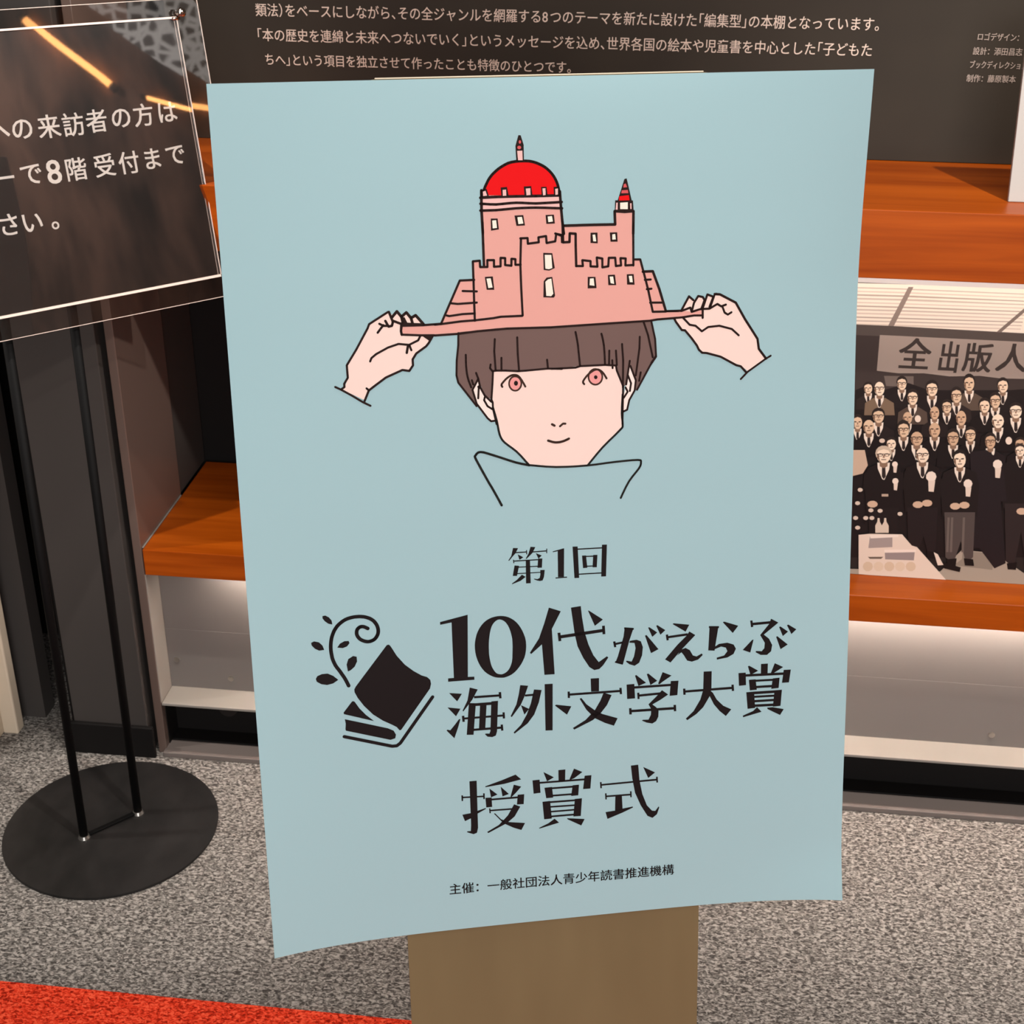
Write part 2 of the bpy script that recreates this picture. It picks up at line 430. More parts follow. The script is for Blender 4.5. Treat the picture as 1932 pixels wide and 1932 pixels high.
[4,"ink2",1,19,[275,-1447,270,-1453,264,-1461,264,-1474,275,-1493,293,-1516,313,-1537,337,-1556,363,-1572,388,-1581,409,-1579,428,-1570,445,-1556,462,-1535,478,-1509,488,-1491]],
[3,"line",1,20,[-591,-1275,-582,-1241,-569,-1191,-557,-1142,-549,-1095,-542,-1049,-533,-1008,-522,-978,-509,-955,-488,-930,-456,-902,-418,-872,-378,-837,-334,-789,-290,-734,-258,-696]],
[3,"line",1,23,[-258,-696,-289,-704,-335,-716,-389,-732,-455,-757,-529,-787,-594,-812,-644,-831,-686,-846,-719,-852,-742,-848,-757,-835,-766,-822,-773,-815,-773,-808,-763,-783,-736,-727,-699,-652,-666,-586,-643,-541,-623,-505,-603,-466,-577,-414,-550,-359,-531,-320]],
[3,"line",1,20,[-258,-698,-194,-688,-101,-674,-3,-664,93,-660,194,-659,292,-661,388,-666,482,-674,570,-680,655,-684,734,-687,791,-686,817,-681,821,-673,820,-660,820,-646,815,-628,801,-603,774,-569,739,-528,705,-482,673,-425,643,-364,623,-320]],
[3,"line",1,20,[642,-1332,639,-1283,635,-1214,633,-1152,636,-1107,641,-1068,642,-1037,642,-1021,639,-1012,618,-991,571,-945,507,-887,446,-828,391,-767,338,-705,302,-662]],
[3,"ink2",1,23,[-35,-1080,-12,-1066]],
[3,"ink2",1,20,[40,-1057,69,-1081,92,-1079]],
[3,"ink2",1,23,[-75,-925,-58,-919,-34,-910,-9,-904,13,-903,35,-904,57,-908,82,-915,106,-925,124,-933]],
[2,"skin",0,0,[-1971,-1510,-1939,-1551,-1908,-1622,-1917,-1732,-1823,-1873,-1699,-2095,-1522,-2195,-1487,-2175,-1444,-2197,-1401,-2160,-1353,-2184,-1316,-2141,-1273,-2154,-1205,-2076,-1402,-2076,-1412,-1986,-1149,-1965,-1170,-1891,-1282,-1811,-1320,-1752,-1316,-1709,-1348,-1656,-1420,-1666,-1574,-1600,-1723,-1503,-1773,-1402]],
[4,"ink",1,20,[-2032,-1537,-1980,-1510,-1876,-1444,-1789,-1384,-1722,-1347]],
[4,"ink",1,20,[-1980,-1513,-1949,-1533,-1950,-1563,-1914,-1617,-1917,-1732,-1823,-1873,-1712,-2060,-1696,-2098,-1522,-2200]],
[4,"ink",1,23,[-1513,-2200,-1481,-2109,-1492,-2074,-1522,-2068,-1549,-2121]],
[4,"ink",1,21,[-1524,-2075,-1569,-2077,-1604,-2097]],
[4,"ink",1,21,[-1569,-2083,-1591,-2057,-1623,-2017]],
[4,"ink",1,26,[-1488,-2151,-1441,-2202,-1402,-2152,-1356,-2189,-1316,-2137,-1273,-2160,-1205,-2076]],
[4,"ink",1,27,[-1402,-2154,-1390,-2093]],
[4,"ink",1,26,[-1316,-2138,-1303,-2083]],
[4,"ink",1,23,[-1478,-2118,-1416,-2091,-1205,-2072]],
[4,"ink",1,23,[-1405,-2082,-1412,-2022,-1406,-1988]],
[4,"ink",1,20,[-1239,-1969,-1259,-1931,-1344,-1893,-1440,-1906,-1537,-1877,-1647,-1822,-1691,-1788,-1704,-1758]],
[4,"ink",1,23,[-1354,-1887,-1368,-1821]],
[4,"ink",1,20,[-1341,-1890,-1325,-1843]],
[4,"ink",1,21,[-1125,-1964,-1164,-1902,-1189,-1873,-1282,-1811,-1317,-1758,-1316,-1703,-1352,-1653,-1414,-1665,-1568,-1603,-1673,-1531,-1729,-1491,-1773,-1395]],
[4,"ink",1,20,[-1729,-1491,-1749,-1511]],
[4,"ink",0,0,[-1233,-1978,-1113,-1973,-1157,-1920]],
[4,"ink",0,0,[-1405,-2142,-1375,-2149,-1348,-2091,-1402,-2088]],
[2,"skin",0,0,[1198,-2094,1272,-2223,1317,-2184,1361,-2222,1425,-2191,1449,-2233,1501,-2209,1538,-2238,1577,-2224,1726,-2147,1820,-1985,1955,-1791,1964,-1696,2033,-1601,1858,-1488,1791,-1548,1725,-1571,1588,-1647,1446,-1692,1394,-1695,1348,-1772,1226,-1908,1187,-1953,1136,-2024,1408,-2036,1401,-2097,1300,-2078]],
[3,"pink",0,0,[1205,-2087,1300,-2076,1398,-2098,1398,-2045,1325,-2047,1161,-2035]],
[4,"ink",1,21,[1198,-2091,1272,-2223,1314,-2187]],
[4,"ink",1,21,[1300,-2081,1321,-2162,1361,-2222,1405,-2211,1422,-2182,1391,-2098]],
[4,"ink",1,21,[1407,-2109,1449,-2233,1507,-2209,1471,-2116]],
[4,"ink",1,23,[1519,-2233,1571,-2228,1726,-2144,1820,-1985,1949,-1791,1964,-1696,2039,-1598]],
[4,"ink",1,20,[1516,-2221,1477,-2109]],
[4,"ink",1,21,[1414,-2100,1471,-2100,1547,-2140,1585,-2116,1630,-2130]],
[4,"ink",1,20,[1595,-2116,1619,-2056,1651,-2036,1686,-2056]],
[4,"ink",1,21,[1201,-2091,1286,-2118,1300,-2078,1388,-2101]],
[4,"ink",1,21,[1406,-2103,1407,-2017]],
[4,"ink",1,20,[1218,-2026,1282,-1958,1339,-1946,1401,-1891,1461,-1928,1570,-1935,1693,-1898,1762,-1835]],
[4,"ink",1,21,[1133,-2024,1149,-1992,1207,-1912,1238,-1908,1303,-1830,1355,-1759,1375,-1718,1407,-1688,1452,-1683,1588,-1641,1745,-1551,1788,-1539,1845,-1476]],
[4,"ink",1,19,[2085,-1623,2033,-1595,1858,-1482,1791,-1416]],
[4,"ink",1,20,[1408,-2040,1325,-2043,1224,-2032,1129,-2027]],
[4,"ink",0,0,[1513,-2239,1532,-2246,1570,-2237,1580,-2218,1526,-2224]],
]
ART_EMBLEM = [
[1,"black",1,36,[-2071,1397,-2078,1378,-2089,1351,-2101,1323,-2114,1297,-2129,1271,-2143,1245,-2157,1222,-2172,1199,-2185,1176,-2195,1151,-2204,1126,-2211,1100,-2215,1072,-2218,1044,-2220,1017,-2220,994,-2219,973,-2217,952,-2214,931,-2210,910,-2205,888,-2197,865,-2187,841,-2176,818,-2162,797,-2148,778,-2131,761,-2111,745,-2090,730,-2068,718,-2045,709,-2022,703,-1999,699,-1975,696,-1952,696,-1930,696,-1909,699,-1889,702,-1870,708,-1852,715,-1834,723,-1818,734,-1803,746,-1790,761,-1779,778,-1769,796,-1763,816,-1759,836,-1758,856,-1760,875,-1765,893,-1774,910,-1785,926,-1798,939,-1813,948,-1829,954,-1845,958,-1860,959,-1875,957,-1890,953,-1906,946,-1921,938,-1935,928,-1946,915,-1956,900,-1963,884,-1966,868,-1965,851,-1962,836,-1956,823,-1946,813,-1936,805,-1924,801,-1911,800,-1898,802,-1883,808,-1868,817,-1857,824]],
[1,"black",0,0,[-2280,664,-2253,660,-2220,681,-2196,715,-2191,756,-2228,745,-2260,718,-2280,688]],
[1,"black",0,0,[-2403,924,-2374,912,-2329,925,-2297,961,-2283,1007,-2331,1010,-2371,987,-2399,952]],
[1,"black",0,0,[-2158,994,-2130,956,-2087,935,-2046,936,-2039,959,-2064,990,-2106,1004]],
[1,"black",0,0,[-2070,1248,-2079,1177,-2060,1121,-2012,1094,-1978,1104,-1977,1153,-2003,1205,-2043,1238]],
[1,"black",0,0,[-2381,1297,-2365,1269,-2319,1252,-2265,1252,-2214,1280,-2167,1326,-2218,1358,-2276,1369,-2332,1355,-2373,1326]],
[1,"black",0,0,[-1683,1008,-1663,1006,-1649,1021,-1592,1129,-1519,1226,-1437,1300,-1362,1352,-1308,1374,-1278,1406,-1272,1448,-1284,1497,-1585,1910,-1601,1913,-1626,1876,-1672,1846,-1763,1791,-1852,1719,-1933,1623,-1990,1533,-2017,1472,-2019,1439,-2003,1411]],
[1,"black",0,0,[-2038,1561,-2023,1568,-1980,1643,-1922,1716,-1844,1791,-2133,1688,-2135,1671,-2049,1565]],
[1,"black",0,0,[-2128,1742,-1712,1881,-1659,1911,-1638,1956,-1647,1994,-1695,2006,-2124,1864,-2127,1847,-2121,1789]],
[1,"black",1,34,[-2143,1925,-1682,2076,-1635,2076,-1599,2050,-1262,1588]],
]
ART_T1 = [
[1,"black",0,0,[-432,113,-383,118,-409,168,-436,196,-472,239,-481,236,-451,192]],
[1,"black",0,0,[-388,180,-334,213,-372,237]],
[1,"black",0,0,[-262,112,-215,119,-245,176,-269,199,-305,233,-311,228,-283,179]],
[1,"black",0,0,[-212,180,-154,207,-187,238]],
[1,"black",0,0,[-190,236,-149,238,-155,331,-198,329]],
[1,"black",0,0,[-421,290,-377,297,-400,398,-441,395]],
[1,"black",0,0,[-311,245,-270,246,-267,482,-313,481]],
[1,"black",0,0,[-172,354,-127,356,-136,426,-150,462,-177,466,-206,458,-235,444,-232,438,-200,445,-179,435,-171,399]],
[1,"black",0,0,[-352,389,-315,413,-365,450,-449,479,-451,472,-401,438]],
[1,"black",0,0,[-48,174,65,149,60,440,2,439,2,175,-45,182]],
[1,"black",0,0,[148,139,198,141,210,462,163,461]],
[1,"black",0,0,[437,139,486,141,476,465,428,464]],
[1,"black",0,0,[240,236,280,238,291,364,249,364]],
[1,"black",0,0,[350,238,392,239,385,365,343,363]],
[1,"black",0,0,[-406,167,-300,167,-301,156,-407,156]],
[1,"black",0,0,[-306,143,-305,186,-295,186,-297,143]],
[1,"black",0,0,[-242,171,-103,170,-104,159,-242,160]],
[1,"black",0,0,[-109,141,-110,188,-101,189,-100,142]],
[1,"black",0,0,[-431,251,-189,253,-190,242,-432,240]],
[1,"black",0,0,[-435,232,-432,267,-423,267,-425,232]],
[1,"black",0,0,[-383,315,-195,319,-195,309,-383,305]],
[1,"black",0,0,[-399,380,-169,382,-169,373,-399,370]],
[1,"black",0,0,[-23,452,91,451,90,440,-24,441]],
[1,"black",0,0,[195,174,440,177,439,165,194,162]],
[1,"black",0,0,[207,430,431,433,431,421,207,418]],
[1,"black",0,0,[280,253,352,256,351,244,280,242]],
[1,"black",0,0,[289,354,345,355,345,344,288,343]],
]
ART_T2 = [
[1,"black",0,0,[-1161,814,-890,759,-908,1407,-845,1409,-844,1442,-1104,1441,-1103,1406,-1046,1406,-1049,826,-1160,842]],
[1,"black",0,0,[-93,746,24,793,-67,971,-46,1450,-148,1448,-168,1124,-277,1217,-289,1203,-196,1060,-139,899]],
[1,"black",0,0,[125,763,223,754,234,866,257,1023,296,1161,345,1280,399,1358,482,1302,496,1316,444,1394,404,1432,354,1439,304,1403,245,1304,187,1173,159,1036,140,879]],
[1,"black",0,0,[294,806,306,809,443,911,362,971]],
[1,"black",0,0,[13,1077,453,1042,448,1009,8,1044]],
[1,"black",0,0,[-11,1016,-2,1105,26,1103,17,1015]],
[1,"black",0,0,[434,977,439,1066,467,1066,462,977]],
[1,"black",0,0,[-570,796,-544,799,-519,805,-493,815,-467,830,-441,849,-417,872,-396,899,-377,930,-360,964,-346,1000,-333,1039,-326,1080,-324,1125,-327,1172,-334,1215,-345,1251,-360,1284,-377,1315,-399,1346,-423,1375,-448,1399,-474,1417,-502,1430,-528,1439,-550,1444,-570,1444,-591,1442,-615,1439,-639,1433,-664,1422,-690,1407,-717,1387,-741,1364,-762,1336,-781,1305,-797,1270,-810,1233,-821,1193,-827,1154,-830,1115,-830,1077,-826,1040,-819,1006,-810,972,-797,940,-780,908,-759,878,-736,853,-712,833,-685,818,-658,807,-629,800,-599,796],[-576,832,-559,838,-540,849,-524,864,-510,883,-497,906,-486,934,-476,965,-468,1001,-461,1039,-459,1079,-459,1121,-460,1163,-462,1206,-464,1249,-470,1287,-480,1319,-492,1346,-506,1368,-522,1384,-540,1396,-556,1403,-569,1407,-579,1407,-590,1405,-603,1402,-616,1397,-629,1387,-642,1370,-655,1348,-667,1323,-676,1294,-683,1262,-688,1227,-692,1191,-693,1152,-693,1113,-692,1075,-689,1037,-684,1000,-678,964,-670,929,-660,899,-648,877,-634,859,-620,846,-606,837,-592,832]],
[1,"black",0,0,[661,1018,750,1027,708,1156,645,1398,569,1373,592,1313,650,1108]],
[1,"black",0,0,[714,1157,782,1151,825,1171,846,1234,838,1322,809,1398,762,1427,709,1406,675,1376,682,1365,732,1380,756,1327,772,1239,761,1183,708,1176]],
[1,"black",0,0,[867,1114,883,1109,1005,1269,929,1305]],
[1,"black",0,0,[898,1030,912,1029,991,1090,941,1133]],
[1,"black",0,0,[980,1018,993,1013,1073,1072,1023,1117]],
[1,"black",0,0,[1147,1014,1157,1006,1317,1033,1280,1104]],
[1,"black",0,0,[1318,1105,1380,1148,1240,1293,1129,1422,1073,1384,1197,1239,1292,1147]],
[1,"black",0,0,[1235,1293,1282,1278,1326,1305,1358,1364,1396,1378,1449,1351,1460,1367,1413,1413,1349,1430,1300,1415,1267,1357,1240,1321,1198,1351]],
[1,"black",0,0,[1525,1071,1616,1078,1588,1276,1581,1331,1515,1323,1518,1265]],
[1,"black",0,0,[1577,1292,1625,1262,1711,1256,1776,1280,1801,1326,1778,1381,1714,1415,1606,1429,1604,1408,1681,1390,1713,1347,1696,1307,1647,1292,1583,1315]],
[1,"black",0,0,[1660,1034,1674,1028,1820,1083,1765,1156]],
[1,"black",0,0,[2158,1034,2235,1081,2087,1198,2142,1246,2177,1316,2167,1383,2125,1419,2060,1414,2007,1382,2010,1368,2070,1375,2096,1344,2100,1288,2049,1200,2138,1090]],
[1,"black",0,0,[1967,1246,1982,1243,1951,1380,1872,1346]],
[1,"black",0,0,[2216,1232,2228,1226,2339,1323,2265,1368]],
[1,"black",0,0,[2244,1129,2258,1124,2338,1185,2285,1229]],
[1,"black",0,0,[2325,1116,2339,1110,2424,1167,2374,1214]],
[1,"black",0,0,[656,1030,753,1044,754,1024,657,1010]],
[1,"black",0,0,[561,1377,641,1406,645,1389,566,1360]],
[1,"black",0,0,[561,1191,647,1179,643,1157,557,1169]],
[1,"black",0,0,[544,1152,555,1214,577,1211,567,1150]],
[1,"black",0,0,[1104,1161,1304,1147,1300,1122,1100,1137]],
[1,"black",0,0,[1078,1121,1087,1183,1110,1181,1101,1119]],
[1,"black",0,0,[1518,1084,1622,1092,1622,1072,1518,1064]],
[1,"black",0,0,[1961,1090,2166,1086,2163,1059,1958,1063]],
[1,"black",0,0,[1942,1038,1952,1109,1976,1107,1965,1037]],
[1,"black",0,0,[-1099,1561,-973,1580,-1022,1657]],
[1,"black",0,0,[-1120,1713,-992,1738,-1039,1815]],
[1,"black",0,0,[-1010,1848,-996,1849,-1022,1937,-1063,2050,-1138,1959,-1129,1950,-1101,1960,-1053,1904]],
[1,"black",0,0,[-893,1521,-815,1548,-874,1655,-965,1770,-972,1761,-920,1656]],
[1,"black",0,0,[-907,1685,-838,1693,-871,2030,-939,2024]],
[1,"black",0,0,[-797,1717,-732,1718,-753,1982,-816,1982]],
[1,"black",0,0,[-684,1687,-617,1686,-635,2013,-648,2058,-685,2072,-732,2063,-757,2034,-750,2028,-712,2031,-702,2007]],
[1,"black",0,0,[-392,1538,-313,1551,-353,1665,-392,1752,-484,1873,-495,1862,-434,1739,-408,1631]],
[1,"black",0,0,[-255,1596,-179,1608,-209,1738,-258,1865,-326,1955,-460,2055,-469,2040,-392,1964,-333,1858,-289,1741]],
[1,"black",0,0,[-389,1752,-309,1800,-357,1858]],
[1,"black",0,0,[-148,1548,-67,1550,-75,2053,-147,2049]],
[1,"black",0,0,[-48,1787,-36,1778,118,1809,73,1896]],
[1,"black",0,0,[316,1527,401,1529,400,1670,320,1668]],
[1,"black",0,0,[447,1689,528,1723,480,1828,413,1914,336,1978,145,2065,131,2047,260,1971,356,1873,414,1772]],
[1,"black",0,0,[203,1735,220,1727,271,1800,356,1873,432,1920,589,1980,551,2059,460,2020,356,1959,271,1861]],
[1,"black",0,0,[-854,1639,-594,1642,-595,1618,-855,1615]],
[1,"black",0,0,[-609,1595,-605,1662,-581,1662,-584,1594]],
[1,"black",0,0,[-884,1722,-675,1724,-676,1694,-885,1692]],
[1,"black",0,0,[-977,1857,-558,1859,-559,1837,-977,1835]],
[1,"black",0,0,[-981,1816,-977,1881,-953,1881,-957,1816]],
[1,"black",0,0,[-576,1814,-574,1881,-551,1881,-554,1815]],
[1,"black",0,0,[-874,1988,-581,1990,-582,1965,-875,1964]],
[1,"black",0,0,[-598,1945,-594,2011,-571,2011,-575,1944]],
[1,"black",0,0,[-347,1664,-252,1663,-253,1641,-349,1642]],
[1,"black",0,0,[89,1693,624,1698,622,1674,87,1669]],
[1,"black",0,0,[82,1647,83,1716,105,1718,104,1648]],
[1,"black",0,0,[607,1652,612,1721,635,1721,630,1652]],
[1,"black",0,0,[767,1534,779,1527,880,1619,802,1648]],
[1,"black",0,0,[887,1526,903,1522,994,1607,925,1648]],
[1,"black",0,0,[1049,1519,1141,1563,1043,1627,1018,1648,1004,1639]],
[1,"black",0,0,[681,1623,760,1622,768,1779,687,1779]],
[1,"black",0,0,[1134,1622,1213,1625,1203,1781,1123,1782]],
[1,"black",0,0,[1044,1714,1108,1766,1034,1814,946,1861,985,1894,1011,1938,1008,2001,986,2047,947,2070,887,2054,840,2029,847,2021,907,2024,931,1973,934,1911,906,1856,985,1779]],
[1,"black",0,0,[1472,1548,1555,1550,1555,1743,1536,1825,1473,1936,1404,2004,1310,2065,1293,2047,1374,1970,1442,1849,1470,1746]],
[1,"black",0,0,[1540,1757,1571,1786,1612,1863,1683,1938,1767,1984,1711,2053,1644,1992,1583,1913,1536,1815]],
[1,"black",0,0,[1930,1528,1942,1521,2038,1583,1986,1610,1957,1618]],
[1,"black",0,0,[2066,1512,2137,1514,2137,1632,2067,1632]],
[1,"black",0,0,[2209,1515,2298,1563,2207,1617,2182,1641,2165,1635]],
[1,"black",0,0,[1833,1593,1908,1594,1915,1730,1841,1732]],
[1,"black",0,0,[2305,1595,2379,1597,2363,1735,2290,1734]],
[1,"black",0,0,[1943,1675,2013,1675,2029,1790,1956,1791]],
[1,"black",0,0,[2193,1679,2264,1676,2257,1788,2179,1791]],
[1,"black",0,0,[1919,1809,2001,1808,2016,1989,1937,1992]],
[1,"black",0,0,[2214,1811,2292,1810,2282,1986,2202,1990]],
[1,"black",0,0,[2036,1982,2085,2037,1892,2082,1889,2064,1996,2021]],
[1,"black",0,0,[2142,1996,2197,1995,2317,2025,2280,2088,2147,2012]],
[1,"black",0,0,[759,1673,1143,1677,1141,1652,757,1648]],
[1,"black",0,0,[801,1765,1045,1760,1043,1735,799,1740]],
[1,"black",0,0,[789,1721,793,1789,815,1790,811,1721]],
[1,"black",0,0,[715,1928,1187,1936,1185,1908,713,1901]],
[1,"black",0,0,[706,1881,709,1950,735,1951,731,1882]],
[1,"black",0,0,[1164,1885,1169,1955,1194,1955,1190,1886]],
[1,"black",0,0,[1269,1761,1787,1762,1784,1736,1267,1736]],
[1,"black",0,0,[1261,1715,1265,1783,1289,1784,1285,1716]],
[1,"black",0,0,[1762,1714,1768,1783,1792,1783,1786,1714]],
[1,"black",0,0,[1903,1638,2314,1649,2312,1622,1901,1611]],
[1,"black",0,0,[2009,1702,2200,1706,2198,1683,2008,1679]],
[1,"black",0,0,[2021,1772,2190,1775,2188,1749,2019,1747]],
[1,"black",0,0,[1998,1838,2219,1840,2216,1811,1995,1808]],
[1,"black",0,0,[2004,1877,2217,1881,2215,1858,2002,1854]],
[1,"black",0,0,[2007,1927,2214,1929,2212,1904,2005,1901]],
[1,"black",0,0,[2012,1978,2209,1983,2207,1955,2010,1950]],
]
ART_T3 = [
[1,"black",0,0,[-928,2534,-855,2534,-856,2882,-856,3060,-869,3116,-904,3128,-972,3098,-966,3089,-931,3090,-926,3027]],
[1,"black",0,0,[-1011,2898,-919,2888,-856,2870,-773,2847,-769,2856,-857,2901,-921,2945,-987,2972]],
[1,"black",0,0,[-460,2505,-404,2563,-574,2596,-768,2615,-770,2605,-607,2556]],
[1,"black",0,0,[-729,2634,-648,2708,-715,2733]],
[1,"black",0,0,[-614,2624,-533,2713,-598,2734]],
[1,"black",0,0,[-480,2615,-405,2644,-462,2708,-509,2753,-517,2746]],
[1,"black",0,0,[-772,2733,-709,2736,-706,2841,-766,2841]],
[1,"black",0,0,[-443,2732,-376,2731,-384,2841,-453,2839]],
[1,"black",0,0,[-482,2834,-419,2866,-479,2971,-561,3039,-754,3131,-765,3117,-642,3050,-548,2952]],
[1,"black",0,0,[-691,2918,-679,2915,-618,2989,-538,3029,-374,3056,-413,3131,-493,3097,-596,3036]],
[1,"black",0,0,[-176,2503,-70,2572,-140,2611]],
[1,"black",0,0,[-23,2497,49,2496,45,2625,-22,2624]],
[1,"black",0,0,[138,2495,224,2541,140,2602,99,2617,90,2610]],
[1,"black",0,0,[-289,2586,-216,2585,-209,2732,-280,2735]],
[1,"black",0,0,[247,2585,317,2585,305,2734,229,2733]],
[1,"black",0,0,[-168,2680,-90,2678,-80,2798,-152,2798]],
[1,"black",0,0,[122,2680,188,2679,179,2798,105,2798]],
[1,"black",0,0,[-191,2835,-112,2833,-98,3033,-177,3034]],
[1,"black",0,0,[143,2836,217,2835,203,3034,126,3032]],
[1,"black",0,0,[-69,3038,-23,3087,-227,3135,-231,3126,-133,3083]],
[1,"black",0,0,[59,3045,243,3073,207,3143,65,3058]],
[1,"black",0,0,[726,2517,802,2514,816,2692,846,2848,894,2981,948,3047,983,3054,1019,3006,1025,3019,1001,3094,954,3131,901,3103,829,2974,770,2828,740,2660]],
[1,"black",0,0,[854,2544,978,2617,907,2673]],
[1,"black",0,0,[564,2840,632,2840,640,3013,560,3012]],
[1,"black",0,0,[461,3017,564,3009,640,2994,746,2981,749,2992,640,3039,481,3096]],
[1,"black",0,0,[-1010,2714,-787,2723,-787,2706,-1011,2697]],
[1,"black",0,0,[-1014,2681,-1014,2745,-998,2745,-998,2682]],
[1,"black",0,0,[-794,2680,-794,2745,-778,2746,-778,2681]],
[1,"black",0,0,[-715,2768,-439,2770,-440,2750,-716,2748]],
[1,"black",0,0,[-733,2888,-477,2894,-478,2876,-734,2871]],
[1,"black",0,0,[-738,2855,-735,2910,-722,2910,-725,2855]],
[1,"black",0,0,[-220,2630,251,2636,249,2615,-221,2610]],
[1,"black",0,0,[-94,2703,126,2706,124,2685,-96,2683]],
[1,"black",0,0,[-84,2786,113,2789,112,2769,-85,2766]],
[1,"black",0,0,[-114,2857,147,2861,146,2841,-115,2836]],
[1,"black",0,0,[-112,2909,143,2915,142,2897,-112,2891]],
[1,"black",0,0,[-108,2964,137,2966,136,2948,-109,2946]],
[1,"black",0,0,[-103,3019,134,3021,133,3001,-104,2999]],
[1,"black",0,0,[411,2714,1003,2710,1002,2690,409,2695]],
[1,"black",0,0,[404,2671,408,2741,424,2742,421,2672]],
[1,"black",0,0,[989,2667,993,2734,1010,2734,1006,2668]],
[1,"black",0,0,[463,2848,726,2852,724,2833,462,2829]],
[1,"black",0,0,[457,2803,460,2873,475,2874,472,2803]],
[1,"black",0,0,[717,2805,720,2873,735,2874,733,2806]],
]
